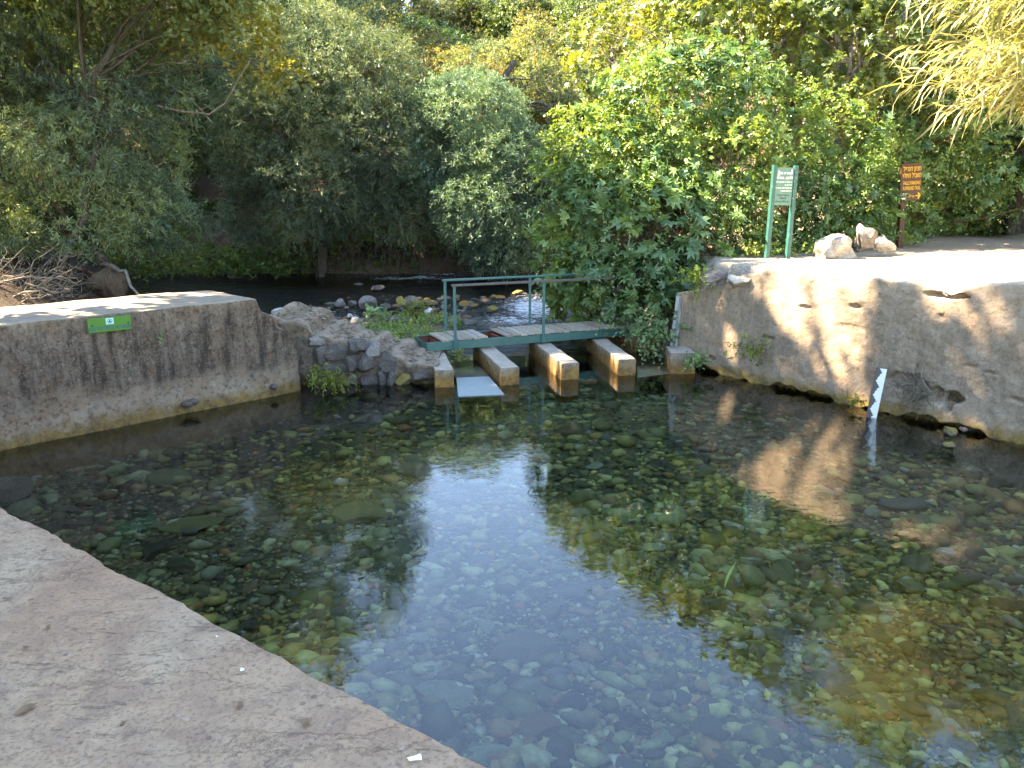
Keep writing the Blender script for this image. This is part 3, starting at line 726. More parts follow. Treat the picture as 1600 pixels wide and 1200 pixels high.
# ------------------------------------------------------------------ lettering
def text_mesh(txt, size, mat, name='lettering', align='CENTER', bold=0.0, sx=1.0):
    cu = bpy.data.curves.new(name, 'FONT'); cu.body = txt; cu.size = size; cu.align_x = align; cu.offset = bold; cu.resolution_u = 2
    o = bpy.data.objects.new(name, cu); col.objects.link(o); dg = bpy.context.evaluated_depsgraph_get()
    me = bpy.data.meshes.new_from_object(o.evaluated_get(dg)); bpy.data.objects.remove(o); bpy.data.curves.remove(cu)
    me.materials.clear(); me.materials.append(mat)
    if sx != 1: me.transform(Matrix.Diagonal((sx, 1, 1, 1)))
    return me
def heb(s): return s[::-1]
STAND = Matrix.Rotation(math.pi/2, 4, 'X')
def put_text(txt, size, mat, parent, x, z, y, align='CENTER', bold=0.0, sx=1.0, name='lettering'):
    me = text_mesh(txt, size, mat, name, align, bold, sx); me.transform(STAND); return link(name, me, parent, (x, y, z))
def ring(mb, cx, cz, r0, r1, y, n=16, sx=1):
    b = len(mb.v)
    for k in range(n):
        a = 2*math.pi*k/n
        mb.v += [(cx+sx*r0*math.cos(a), y, cz+r0*math.sin(a)), (cx+sx*r1*math.cos(a), y, cz+r1*math.sin(a))]
    for k in range(n):
        i = b+2*k; j = b+2*((k+1) % n); mb.f.append((i, i+1, j+1, j))

# green sign
g0 = aty(1198, 402, 14.3); g0.z = ground_z(g0.x, g0.y)-.02
gtop = aty(1208, 258, 14.3)
gs = thing('green_sign', 'green information board on two teal posts beside the pale boulders', 'sign', g0, (0, rad(.6), rad(14)))
Hs = gtop.z-g0.z; PW = .43
for x in (0, PW): MB().box((x, 0, Hs/2-.1), (.075, .075, Hs+.2), None, .006).build('post', M['tealpaint'], gs)
mb = MB().box((PW/2, .0, Hs-.37), (PW-.076, .03, .66), None, .004).build('panel', M['tealpanel'], gs)
yt = -.0195
put_text(heb('שמורת נחל'), .060, M['whitel'], gs, PW/2, Hs-.155, yt, bold=.002); put_text(heb('חרמון - בניאס'), .056, M['whitel'], gs, PW/2, Hs-.235, yt, bold=.002)
for i, s in enumerate(['נא לשמור על הניקיון ועל הטבע', 'ולא לפגוע בו', 'אין להיכנס למים, הרחצה אסורה', 'בכל שטח השמורה']):
    put_text(heb(s), .029, M['whitel'], gs, PW-.06, Hs-.30-.052*i, yt, 'RIGHT', .0012)
for i, s in enumerate(['\ufe94\ufef4\ufecc\ufef4\ufe92\ufec3 \ufe94\ufef4\ufee4\ufea4\ufee3', '\ufe94\ufed3\ufe8e\ufec8\ufee8\ufedf\ufe8d', '\ufea1\ufe8e\ufee3\ufea4\ufe98\ufeb3\ufefb\ufe8d \ufeca\ufee8\ufee4\ufef3']):
    put_text(s, .045, M['blackl'], gs, PW/2-.01, Hs-.53-.056*i, yt, bold=.0012)
mb = MB(); ring(mb, .085, Hs-.16, .024, .032, yt, 18, .8); ring(mb, .085, Hs-.11, .012, .018, yt); mb.v += [(.082, yt, Hs-.18), (.088, yt, Hs-.18), (.088, yt, Hs-.14), (.082, yt, Hs-.14)]; n = len(mb.v); mb.f.append((n-4, n-3, n-2, n-1))
for k in range(3):
    n = len(mb.v); z0 = Hs-.15+.028*k; w_ = .03-.007*k; mb.v += [(PW-.085-w_, yt, z0), (PW-.085+w_, yt, z0), (PW-.085, yt, z0+.04)]; mb.f.append((n, n+1, n+2))
n = len(mb.v); mb.v += [(PW-.115, yt, Hs-.19), (PW-.055, yt, Hs-.19), (PW-.055, yt, Hs-.183), (PW-.115, yt, Hs-.183)]; mb.f.append((n, n+1, n+2, n+3))
mb.build('emblem', M['whitel'], gs)

# brown sign
b0 = aty(1408, 384, 17.2); b0.z = ground_z(b0.x, b0.y)-.02
btop = aty(1412, 252, 17.2); Hb = btop.z-b0.z
bs = thing('brown_sign', 'brown wooden trail sign with yellow letters and an arrow', 'sign', b0, (0, rad(-3.2), rad(10)))
mb = MB().box((0, .06, Hb/2-.1), (.12, .10, Hb+.2), None, .008).build('post', M['brown'], bs)
Wb, Hp = .50, .78; zc = Hb-.05-Hp/2; cx = .10
MB().box((cx, -.02, zc), (Wb, .05, Hp), None, .006).build('board', M['brown'], bs)
yt = -.0485; zt = Hb-.05
put_text(heb('חניון המפל'), .135, M['yellow'], bs, cx+.01, zt-.15, yt, bold=.003, sx=.70); put_text(heb('השביל התלוי'), .135, M['yellow'], bs, cx+.01, zt-.29, yt, bold=.003, sx=.64)
put_text('FALLS PARKING', .105, M['yellow'], bs, cx+.02, zt-.44, yt, bold=.002, sx=.56); put_text('SUSPENDED TRAIL', .105, M['yellow'], bs, cx+.02, zt-.55, yt, bold=.002, sx=.49)
put_text('60 m', .085, M['yellow'], bs, cx+.03, zt-.71, yt, bold=.002, sx=.8)
mb = MB(); ax, az = cx+.13, zt-.68
mb.v += [(ax, yt, az-.012), (ax+.07, yt, az-.012), (ax+.07, yt, az+.012), (ax, yt, az+.012), (ax+.045, yt, az-.065), (ax+.075, yt, az-.065), (ax+.125, yt, az), (ax+.075, yt, az+.065), (ax+.045, yt, az+.065), (ax+.075, yt, az)]
mb.f += [(0, 1, 2, 3), (4, 5, 6, 9), (9, 6, 7, 8)]; mb.build('arrow', M['yellow'], bs)
for k, mk in ((0, 'whitel'), (1, 'blackl'), (2, 'whitel')):
    mb = MB(); z0 = zt-.745+.043*k; n = 0; x0 = cx-.225; mb.v += [(x0, yt, z0), (x0+.13, yt, z0), (x0+.13, yt, z0+.042), (x0, yt, z0+.042)]; mb.f.append((0, 1, 2, 3)); mb.build('trail_mark', M[mk], bs)

# green plaque on the left wall
def lw_point(px, py, off=.0):
    d = ray(px, py); n = lnrm; base = LA-lnrm*off; t = (base[0]*n[0]+base[1]*n[1])/(d.x*n[0]+d.y*n[1]); return Vector((0, 0, CAM_H))+d*t
c1 = lw_point(137, 510, .05); c2 = lw_point(205, 503, .05)
pq = thing('green_plaque', 'bright green plaque screwed to the left concrete wall', 'plaque', c1)
ex = (c2-c1); pwid = ex.length; ex.normalize(); nz_ = Vector((-lnrm[0], -lnrm[1], 0)); ez = nz_.cross(ex)*-1
if ez.z < 0: ez = -ez
pq.matrix_world = Matrix.Translation(c1) @ Matrix((ex, -nz_, ez)).transposed().to_4x4()
ph = pwid*.37*.95
MB().box((pwid/2, 0, -.0), (pwid, .012, ph), None, .003).build('panel', M['plaque'], pq)
put_text(heb('שמורת נחל חרמון'), pwid*.135, M['bluel'], pq, pwid/2, -ph*.36, -.0085, bold=.001)
mb = MB(); w_ = ph*.26; n = 0; mb.v += [(pwid/2-w_, -.008, .0), (pwid/2+w_, -.008, .0), (pwid/2+w_, -.008, 2*w_*.85), (pwid/2-w_, -.008, 2*w_*.85)]; mb.f.append((0, 1, 2, 3)); mb.build('emblem_ground', M['paleteal'], pq)
mb = MB(); ring(mb, pwid/2, w_*.85, w_*.5, w_*.62, -.010); n = len(mb.v); mb.v += [(pwid/2-w_*.4, -.010, w_*.5), (pwid/2+w_*.4, -.010, w_*.5), (pwid/2, -.010, w_*1.25)]; mb.f.append((n, n+1, n+2)); mb.build('emblem', M['bluel'], pq)
for x in (.05, pwid-.04):
    mb = MB(); mb.tube([(x, -.004, -.0), (x, -.014, 0)], [.011, .009], 10); mb.build('screw', M['blackl'], pq)

# ------------------------------------------------------------------ foliage engine
def nrmz(v): return v/np.maximum(np.linalg.norm(v, axis=-1, keepdims=True), 1e-9)
LEAF = {
 'narrow': (np.array([(0, 0, 0), (.45, .5, .06), (1, 0, -.05), (.45, -.5, .06)]), np.array([[0, 1, 2, 3]])),
 'oval': (np.array([(0, 0, 0), (.25, .42, .05), (.65, .42, .03), (1, 0, -.08), (.65, -.42, .03), (.25, -.42, .05)]), np.array([[0, 1, 2, 3], [0, 3, 4, 5]])),
 'fig': (np.array([(.35, 0, .03), (0, 0, 0), (-.05, .30, 0), (.22, .60, -.06), (.36, .24, .03), (.78, .58, -.08), (.62, .16, .03), (1.05, 0, -.1), (.62, -.16, .03), (.78, -.58, -.08), (.36, -.24, .03), (.22, -.60, -.06), (-.05, -.30, 0)]),
         np.array([[0, 1, 2, 3], [0, 3, 4, 5], [0, 5, 6, 7], [0, 7, 8, 9], [0, 9, 10, 11], [0, 11, 12, 1]])),
 'blade': (np.array([(0, .5, 0), (0, -.5, 0), (.3, -.55, .10), (.3, .55, .10), (.62, -.4, .06), (.62, .4, .06), (1, 0, -.16)]), np.array([[0, 1, 2, 3], [3, 2, 4, 5], [5, 4, 6, 6]])),
}
def leaves(P, A, N, L, W, shape, tint):
    T, Fc = LEAF[shape]; A = nrmz(A); B = nrmz(np.cross(N, A)); N = np.cross(A, B)
    V = P[:, None, :]+A[:, None, :]*(T[None, :, 0:1]*L[:, None, None])+B[:, None, :]*(T[None, :, 1:2]*W[:, None, None])+N[:, None, :]*(T[None, :, 2:3]*L[:, None, None])
    n, k = len(P), len(T)
    F = (Fc[None]+(np.arange(n)*k)[:, None, None]).reshape(-1, Fc.shape[1])
    return V.reshape(-1, 3), F, np.repeat(tint, k, 0)
def sprays(rs, O, D, nl, slen, L, W, shape, tint, droop=.3, spread=.9, jit=.25):
    """each spray: nl leaves set alternately along a short drooping shoot"""
    n = len(O); D = nrmz(D); t = (np.arange(nl)+.5)/nl
    sl = slen*rs.uniform(.6, 1.3, n)
    S = D[:, None, :]*(t[None, :, None]*sl[:, None, None]); S[..., 2] -= droop*(t[None, :]**2)*sl[:, None]
    P = O[:, None, :]+S
    side = nrmz(np.cross(D, rs.randn(n, 3)))
    up = np.cross(side, D)
    sg = np.where(np.arange(nl) % 2 == 0, 1, -1)[None, :, None]
    ang = rs.uniform(0, 6.28, (n, nl)); lat = side[:, None]*np.cos(ang)[..., None]+up[:, None]*np.sin(ang)[..., None]
    A = D[:, None]*(1-.45*spread)+lat*spread*.9+side[:, None]*sg*.3+rs.randn(n, nl, 3)*jit; A[..., 2] -= droop*.5
    N = nrmz(rs.randn(n, nl, 3)*.6+np.array([0, 0, 1.])+D[:, None]*.5)
    Ls = L*rs.uniform(.6, 1.25, (n, nl)); Ws = W*rs.uniform(.7, 1.2, (n, nl))
    tt = np.repeat(tint[:, None, :], nl, 1)*rs.uniform(.78, 1.22, (n, nl, 1))
    return leaves(P.reshape(-1, 3), A.reshape(-1, 3), N.reshape(-1, 3), Ls.ravel(), Ws.ravel(), shape, tt.reshape(-1, 3))
CANOPY_BASE = None; SPOTS = [(.9, 12.7, .2, .9), (2.0, 12.9, .2, .6), (4.7, 11.1, 1.4, .8), (5.6, 9.9, 1.5, .5), (4.1, 11.9, 1.0, .3), (5.0, 10.6, .5, .3), (6.1, 9.2, .9, .25)]
for (px_, py_, r_) in ((265, 800, .30), (330, 815, .2), (838, 640, .42), (470, 700, .3), (1230, 760, .3), (1500, 1000, .25)):
    p_ = atz(px_, py_, -.4); SPOTS.append((p_.x, p_.y, -.4, r_))
def clump_points(rs, clumps, dens, gap=.42, gfreq=1.1, hemi=False, shell=.6):
    O = []; D = []
    for (c, r) in clumps:
        c = np.array(c, float); r = np.array(r if hasattr(r, '__len__') else (r, r, r), float)
        area = 4*math.pi*((r[0]*r[1])**1.6/3+(r[0]*r[2])**1.6/3+(r[1]*r[2])**1.6/3)**(1/1.6); n = int(area*dens)
        d = nrmz(rs.randn(n, 3))
        if hemi: d[:, 1] = -np.abs(d[:, 1])
        k = .72+.56*fbm(d*1.7+c*.37, 3); u = shell+(1-shell)*rs.rand(n)**.6
        p = c+d*r*(k*u)[:, None]
        O.append(p); D.append(nrmz(d*r))
    O = np.concatenate(O); D = np.concatenate(D)
    g = fbm(O*gfreq+5.5, 3); keep = g > gap
    if CANOPY_BASE is not None:          # openings cut in the added canopy to throw sun on chosen spots
        Wd = O+np.array(CANOPY_BASE); s_ = np.array(sv)
        for (x_, y_, z_, r_) in SPOTS:
            tt_ = (Wd[:, 2]-z_)/s_[2]; L_ = Wd-s_[None]*tt_[:, None]; dd = np.sqrt((L_[:, 0]-x_)**2+(L_[:, 1]-y_)**2)/r_; keep &= dd > .75+.5*fbm(L_*2.5, 2)
    return O[keep], D[keep]
def mixtint(rs, n, O, tints, freq=.7):
    f = fbm(O*freq+rs.rand()*20, 3)+rs.uniform(-.14, .14, n); f = np.clip((f-.3)/.4, 0, .999)*(len(tints)-1)
    i = f.astype(int); k = (f-i)[:, None]; T = np.array(tints, float); return T[i]*(1-k)+T[np.minimum(i+1, len(T)-1)]*k
def crown(name, parent, mat, rs, clumps, dens, nl, slen, L, W, shape, tints, up=.35, rnd=.5, droop=.3, gap=.42, gfreq=1.1, shell=.6, hemi=False, spread=.9):
    O, D = clump_points(rs, clumps, dens, gap, gfreq, hemi, shell)
    Dd = D+np.array([0, 0, up])+rs.randn(len(O), 3)*rnd
    tt = mixtint(rs, len(O), O, tints)
    V, F, T = sprays(rs, O, Dd, nl, slen, L, W, shape, tt, droop, spread)
    return link(name, raw_mesh(name, V, F, mat, False, T), parent)
def limb(mb, rs, a, b, r0, r1, bend=.15, n=7, sides=7):
    a = np.array(a, float); b = np.array(b, float); L = np.linalg.norm(b-a); off = rs.randn(3)*bend*L*.5; pts = []
    for i in range(n):
        t = i/(n-1); pts.append(a+(b-a)*t+off*math.sin(math.pi*t)+rs.randn(3)*.02*L*(0 < i < n-1))
    mb.tube(pts, [r0+(r1-r0)*(i/(n-1)) for i in range(n)], sides); return pts
def trunk(parent, mat, rs, base, fork, clumps, r0, twigs=5, name='trunk', lean=(0, 0)):
    mb = MB(); pts = limb(mb, rs, base, fork, r0, r0*.7, .08, 9, 10)
    for (c, r) in clumps:
        r = np.array(r if hasattr(r, '__len__') else (r, r, r), float); c = np.array(c, float)
        st = pts[rs.randint(5, 9)]; l = limb(mb, rs, st, c-np.array([0, 0, r[2]*.3]), r0*.42, r0*.16, .2)
        for k in range(twigs):
            d = nrmz(rs.randn(3)); d[2] = abs(d[2])*.8; limb(mb, rs, l[rs.randint(3, 7)], c+d*r*.85, r0*.14, r0*.03, .25, 6, 5)
    return mb.build(name, mat, parent, True)

GREENS = [(.40, .45, .55), (.8, .9, .85), (1.05, 1.05, .95), (1.35, 1.2, .8)]
TEAL = [(.38, .46, .55), (.75, .9, .95), (1.05, 1.1, 1.1), (1.4, 1.35, 1.2)]
DULL = [(.6, .55, .5), (.85, .8, .7), (1.05, .95, .7), (1.5, 1.15, .55)]
BRIGHT = [(.55, .65, .6), (.85, .95, .8), (1.1, 1.1, .8), (1.55, 1.3, .7)]
rs = np.random.RandomState(11)

def tree(name, label, cat, base, clumps, leafmat, barkmat, seed, dens, nl, slen, L, W, shape, tints, r0=.2, fork=None, group=None, **kw):
    r_ = np.random.RandomState(seed); t = thing(name, label, cat, base, group=group)
    cl = [((c[0]-base[0], c[1]-base[1], c[2]-base[2]), r) for c, r in clumps]
    if fork is None:
        m = np.mean([c for c, r in cl], 0); fork = (m[0]*.5, m[1]*.5, max(.8, m[2]*.45))
    trunk(t, M[barkmat], r_, (0, 0, -.3), fork, cl, r0)
    crown('crown', t, M[leafmat], r_, cl, dens, nl, slen, L, W, shape, tints, **kw)
    return t
def cl(px, py, Y, r):                   # clump seen at a photo pixel, at distance Y
    p = aty(px, py, Y); return ((p.x, p.y, p.z), r)
WIL = dict(L=.15, W=.034, shape='narrow', nl=14, slen=.42, up=.5, rnd=.55, droop=.35)

# --- willows and shrubs across the stream
def based(px, Y, z=None):
    p = aty(px, 400, Y); return (p.x, Y, ground_z(p.x, Y) if z is None else z)
tree('willow_tree', 'big grey green willow leaning over the far left bank above the twigs', 'tree', based(165, 22),
     [cl(60, 60, 21, (2.6, 2.2, 2.0)), cl(180, 150, 21.5, (2.0, 1.8, 1.7)), cl(-30, 200, 20.5, (2.4, 2, 2.0)), cl(110, 260, 21.5, (1.9, 1.6, 1.2)), cl(215, 250, 22.5, (1.3, 1.3, 1.1)), cl(-60, 330, 21, (1.8, 1.5, 1.3)),
      cl(60, -80, 21, (3.2, 2.5, 2.2)), cl(230, -60, 21.5, (2.2, 2.3, 1.9)), cl(250, 350, 24, (1.5, 1.2, .9)), cl(100, -220, 21, (3.0, 2.8, 2.2)), cl(-90, -10, 20, (2.6, 2.4, 2.4)), cl(40, 340, 22, (1.4, 1.2, .9)), cl(110, 345, 20.6, (1.3, 1, .7)), cl(105, 230, 19.6, (1.0, .8, .9)), cl(150, 165, 19.6, (.9, .7, .5)), cl(215, 320, 21, (1.2, 1, .8))],
     'willow', 'bark', 21, 34, tints=GREENS, r0=.19, fork=(-.25, 0, 2.2), gap=.42, gfreq=1.5, **WIL)
tree('willow_bush', 'large rounded grey green willow in the middle of the far bank', 'tree', based(500, 28.4),
     [cl(545, 130, 27.5, (2.6, 2.2, 1.9)), cl(450, 190, 27.5, (2.4, 2, 2.1)), cl(600, 230, 27, (2.2, 2, 2.0)), cl(500, 300, 26.8, (2.3, 2, 1.5)), cl(420, 330, 27.3, (1.7, 1.5, 1.2)), cl(640, 330, 27.5, (1.2, 1.3, 1.0)), cl(480, 70, 28.5, (2.0, 1.8, 1.5)), cl(400, 240, 28, (1.6, 1.6, 1.6))],
     'willow', 'bark', 22, 42, tints=TEAL, r0=.22, gap=.41, gfreq=1.4, **WIL)
tree('willow_bush', 'smaller blue green willow hanging over the water left of the fig thicket', 'tree', based(740, 28.0),
     [cl(735, 175, 26.6, (1.7, 1.6, 1.2)), cl(700, 250, 26.4, (1.5, 1.5, 1.4)), cl(790, 260, 26, (1.7, 1.5, 1.3)), cl(760, 330, 25.5, (1.8, 1.5, 1.1)), cl(820, 330, 25.3, (1.2, 1.2, 1.3)), cl(790, 388, 25.4, (1.3, 1.1, .7)), cl(680, 200, 27.2, (1.2, 1.2, 1.0))],
     'teal', 'bark', 23, 55, tints=TEAL, r0=.16, gap=.34, gfreq=1.5, **WIL)
tree('willow_tree', 'tall feathery willow rising behind the rounded willow', 'tree', based(440, 33),
     [cl(440, 30, 32, (2.4, 2, 2.6)), cl(520, -60, 33, (2.6, 2, 2.6)), cl(370, -60, 33, (2.4, 2, 2.8)), cl(400, 100, 31, (1.6, 1.5, 1.6)), cl(480, -190, 33, (3.0, 2.4, 3.2)), cl(370, -260, 32, (2.6, 2.4, 3)), cl(560, -120, 34, (2, 2, 2))],
     'teal', 'bark', 24, 26, tints=TEAL, r0=.24, gap=.40, **WIL)
YEL = dict(L=.16, W=.11, shape='oval', nl=9, slen=.5, up=.3, rnd=.6, droop=.3)
fk = aty(178, 70, 19.6); bz_ = ground_z(-12.3, 20.2)
tree('plane_tree', 'broad leaved tree with yellowing leaves and a dark leaning trunk, upper left', 'tree', (-12.3, 20.2, bz_),
     [cl(235, 12, 19.4, (1.0, .9, .5)), cl(300, 35, 20.0, (.9, .8, .45)), cl(150, -40, 19.5, (1.6, 1.3, .8)), cl(280, -70, 19.8, (1.9, 1.5, 1.0)), cl(380, 40, 21.5, (.9, .8, .5)), cl(420, 100, 23, (.9, .8, .5)), cl(200, -200, 19.5, (2.4, 2, 1.6)), cl(340, -190, 20.5, (2.2, 2, 1.6)), cl(20, 40, 19.5, (.8, .8, .6))],
     'yellowleaf', 'bark', 25, 12, tints=[(.6, .8, .5), (.9, 1.0, .7), (1.2, 1.15, .6), (1.5, 1.25, .5)], r0=.085, fork=(fk.x+12.3, fk.y-20.2, fk.z-bz_), gap=.44, **YEL)
# --- hillside trees (copied)
HP = dict(up=.3, rnd=.6, droop=.25)
def proto(label, seed, leafmat, tints, shape, L, W, nl, dens, bark, r0, H=7.0, R=2.6):
    r_ = np.random.RandomState(seed); t = thing('hillside_tree', label, 'tree', (0, 0, 0), group='trees on the hillside'); c = []
    for k in range(9):
        a = r_.uniform(0, 6.28); rr = R*r_.uniform(.25, .8); c.append(((rr*math.cos(a), rr*math.sin(a), H*r_.uniform(.42, .92)), (r_.uniform(.9, 1.5), r_.uniform(.9, 1.5), r_.uniform(.7, 1.1))))
    trunk(t, M[bark], r_, (0, 0, -.5), (r_.uniform(-.4, .4), r_.uniform(-.3, .3), H*.38), c, r0)
    crown('crown', t, M[leafmat], r_, c, dens, nl, .5, L, W, shape, tints, gap=.42, **HP); return t
protos = [proto('olive brown oak with small leaves on the far slope', 41, 'olive', DULL, 'oval', .13, .075, 10, 17, 'bark', .17),
          proto('yellow green sunlit tree on the far slope', 42, 'yellowleaf', [(.6, .75, .6), (.9, 1, .9), (1.1, 1.1, .9), (1.3, 1.2, .8)], 'oval', .15, .095, 9, 13, 'palebark', .13),
          proto('grey green narrow leaved tree on the far slope', 43, 'willow', GREENS, 'narrow', .17, .042, 13, 24, 'bark', .16),
          proto('dark green bushy tree on the far slope', 44, 'plane', [(.4, .5, .5), (.7, .8, .7), (1, 1, .8)], 'oval', .14, .10, 9, 17, 'bark', .15)]
hl_lab = ['olive brown oak with small leaves on the far slope', 'yellow green sunlit tree on the far slope', 'grey green narrow leaved tree on the far slope', 'dark green bushy tree on the far slope']
def hill_label(px, d, k):
    kind = ['olive brown oak', 'yellow green tree', 'grey green narrow leaved tree', 'dark green bushy tree'][k]
    row = 'low on the slope' if d < 35.5 else 'a third up the slope' if d < 40.5 else 'halfway up the slope' if d < 48 else 'high on the slope' if d < 59 else 'on the crest'
    at_ = next(n_ for q_, n_ in ((0, 'left of the twig heap'), (150, 'above the twig heap'), (280, 'behind the yellowing tree'), (450, 'behind the feathery willow'), (620, 'over the rounded willow'), (700, 'left of the small willow'), (775, 'above the small willow'), (835, 'by the dark limb'),
        (900, 'over the middle post'), (960, 'over the bridge end'), (1100, 'behind the brambles'), (1300, 'behind the green sign'), (1480, 'behind the brown sign'), (9999, 'behind the giant reeds')) if px < q_)
    return kind+' '+row+', '+at_
rr = random.Random(5)
spots = []      # x, y, proto, scale
for (px, Y_, k, s) in [(600, 34, 0, 1.0), (700, 35, 0, 1.05), (770, 33, 0, .85), (850, 35, 1, .95), (930, 34, 1, .95), (1010, 36, 1, .95), (820, 31, 0, .62), (900, 31, 0, .6), (560, 41, 2, 1.2), (660, 43, 0, 1.0), (760, 44, 2, .95), (850, 43, 1, .95), (950, 45, 1, .95),
                       (1060, 42, 1, 1.1), (300, 33, 3, .8), (240, 36, 2, 1.2), (120, 34, 3, 1.2), (20, 36, 2, 1.5), (330, 42, 2, 1.4), (420, 44, 0, 1.5), (200, 46, 3, 1.6), (60, 46, 2, 1.8), (20, 29.5, 3, 1.9), (-60, 28, 2, 2.1), (110, 34, 3, 1.7), (-60, 34, 3, 1.4), (-170, 36, 2, 1.7), (-280, 30, 3, 1.6), (520, 54, 2, 1.7), (620, 60, 1, 1.4), (690, 63, 0, 1.2),  # big trees at the far left added to keep sun off the left bank
                       (750, 64, 0, 1.3), (810, 65, 2, 1.3), (870, 63, 1, 1.35), (655, 62, 2, 1.35), (720, 66, 3, 1.4), (780, 62, 3, 1.25), (840, 66, 0, 1.35), (905, 64, 2, 1.35), (690, 50, 3, 1.05), (750, 51, 1, 1.0), (810, 50, 0, 1.0), (870, 50, 3, 1.0), (930, 50, 1, 1.1), (630, 48, 1, 1.1), (720, 38, 1, .8), (800, 38, 0, .8), (880, 39, 1, .85), (940, 58, 3, 1.25), (1040, 52, 1, 1.3), (1150, 47, 0, 1.5), (1250, 50, 2, 1.7), (1380, 48, 3, 1.7), (1500, 44, 0, 1.7), (1620, 42, 2, 1.8), (470, 39, 0, 1.2), (140, 40, 0, 1.5), (650, 31, 3, .5), (1160, 36, 3, 1.3), (1280, 36, 0, 1.3), (1420, 34, 3, 1.3), (1560, 32, 3, 1.3), (370, 35, 0, .8),
                        (1700, 30, 3, 1.6), (1800, 40, 0, 2.0)]:
    x = (px-800)/1200*Y_*.97; spots.append((x, Y_, k, s, hill_label(px, Y_, k)))
used = [False]*4
for (x, y, k, s, lb_) in spots:
    loc = (x, y, ground_z(x, y)-.1); rot = (rr.uniform(-.06, .06), rr.uniform(-.06, .06), rr.uniform(0, 6.28)); sc_ = (s*rr.uniform(.9, 1.15), s*rr.uniform(.9, 1.15), s*rr.uniform(.9, 1.1))
    if not used[k]:
        used[k] = True; o = protos[k]; o.location = loc; o.rotation_euler = rot; o.scale = sc_; o['label'] = lb_
    else: copy_tree(protos[k], lb_, loc, rot, sc_)

# --- right side: fig thicket over the bridge, brambles, hedge, tall trees
def thicket(name, label, base, clumps, seed, figd, vined, figk=1.0, tf=BRIGHT, tv=BRIGHT, bark='root', gap=.36, up=.25, hemi=False):
    r_ = np.random.RandomState(seed); t = thing(name, label, 'bush', base)
    c = [((q_[0][0]-base[0], q_[0][1]-base[1], q_[0][2]-base[2]), q_[1]) for q_ in clumps]
    m = np.mean([q_[0] for q_ in c], 0); trunk(t, M[bark], r_, (0, 0, -.2), (m[0]*.4, m[1]*.4, max(.5, m[2]*.4)), c, .07, 7)
    if figd: crown('broad_leaves', t, M['fig'], r_, c, figd, 6, .30, .19*figk, .17*figk, 'fig', tf, up=up, rnd=.5, droop=.35, gap=gap, gfreq=1.5, shell=.7, spread=1.1)
    if vined: crown('small_leaves', t, M['vine'], r_, c, vined, 9, .38, .07, .055, 'oval', tv, up=up, rnd=.7, droop=.5, gap=gap+.02, gfreq=1.9, shell=.75)
    return t
thicket('fig_bush', 'dark green fig bush hanging over the right half of the footbridge', (3.0, 15.6, 1.2),
        [cl(1000, 420, 14.9, (.95, .8, .75)), cl(1010, 350, 15.0, (1.0, .9, .8)), cl(900, 380, 16.0, (.75, .7, .9)), cl(890, 310, 16.2, (.7, .8, .6)), cl(960, 330, 15.6, (1.0, .8, .8)), cl(905, 450, 16.4, (.55, .6, .6)), cl(1040, 440, 14.6, (.5, .5, .55)), cl(960, 470, 15.6, (.8, .6, .5))],
        51, 12, 15, 1.35, gap=.42)
thicket('bramble_bush', 'leafy bramble mound on top of the fig bush, left of the green sign', (4.2, 16.6, 1.7),
        [cl(950, 230, 16.4, (1.2, 1, .85)), cl(1040, 170, 16.4, (1.4, 1.1, 1.0)), cl(1120, 260, 15.8, (1.2, 1, 1.0)), cl(1010, 270, 15.9, (1.2, .9, .8)), cl(1110, 130, 16.8, (1.3, 1.1, .8)), cl(1130, 350, 15.4, (.9, .8, .9)), cl(1060, 330, 15.4, (.8, .7, .7)), cl(880, 250, 17, (.6, .8, .5))],
        52, 7, 38)
thicket('hedge_bush', 'sunlit mixed hedge behind the green sign', (6.4, 17.4, 1.8),
        [cl(1200, 210, 17.2, (1.3, 1, 1.2)), cl(1290, 230, 17.6, (1.3, 1, 1.1)), cl(1230, 320, 16.8, (1.2, .9, .9)), cl(1320, 320, 17.6, (1.1, .8, .9)), cl(1370, 280, 18.2, (.9, .8, 1.0)), cl(1270, 370, 17.0, (1.1, .6, .5)), cl(1170, 370, 15.8, (.6, .6, .7)), cl(1350, 370, 18.2, (.9, .6, .5))],
        53, 7, 34)
thicket('hedge_bush', 'shaded bush overhanging the path right of the brown sign', (10.5, 20.5, 1.8),
        [cl(1440, 220, 20, (1.4, 1.2, 1.0)), cl(1530, 240, 20.5, (1.6, 1.3, 1.1)), cl(1480, 300, 21.5, (1.5, 1.2, .9)), cl(1600, 290, 21.5, (1.6, 1.3, 1.3)), cl(1420, 330, 20.2, (.7, .8, .5)), cl(1700, 260, 21, (1.8, 1.5, 1.6)), cl(1560, 340, 23, (1.8, 1, .7)), cl(1450, 342, 22.5, (1.3, .8, .6)), cl(1640, 335, 23, (1.4, .8, .8)), cl(1500, 300, 25, (2.2, 1, 1.2)), cl(1400, 290, 23, (1.4, 1, 1.3))],
        54, 9, 26)
BL = dict(L=.19, W=.15, shape='fig', nl=7, slen=.45, up=.3, rnd=.55, droop=.35)
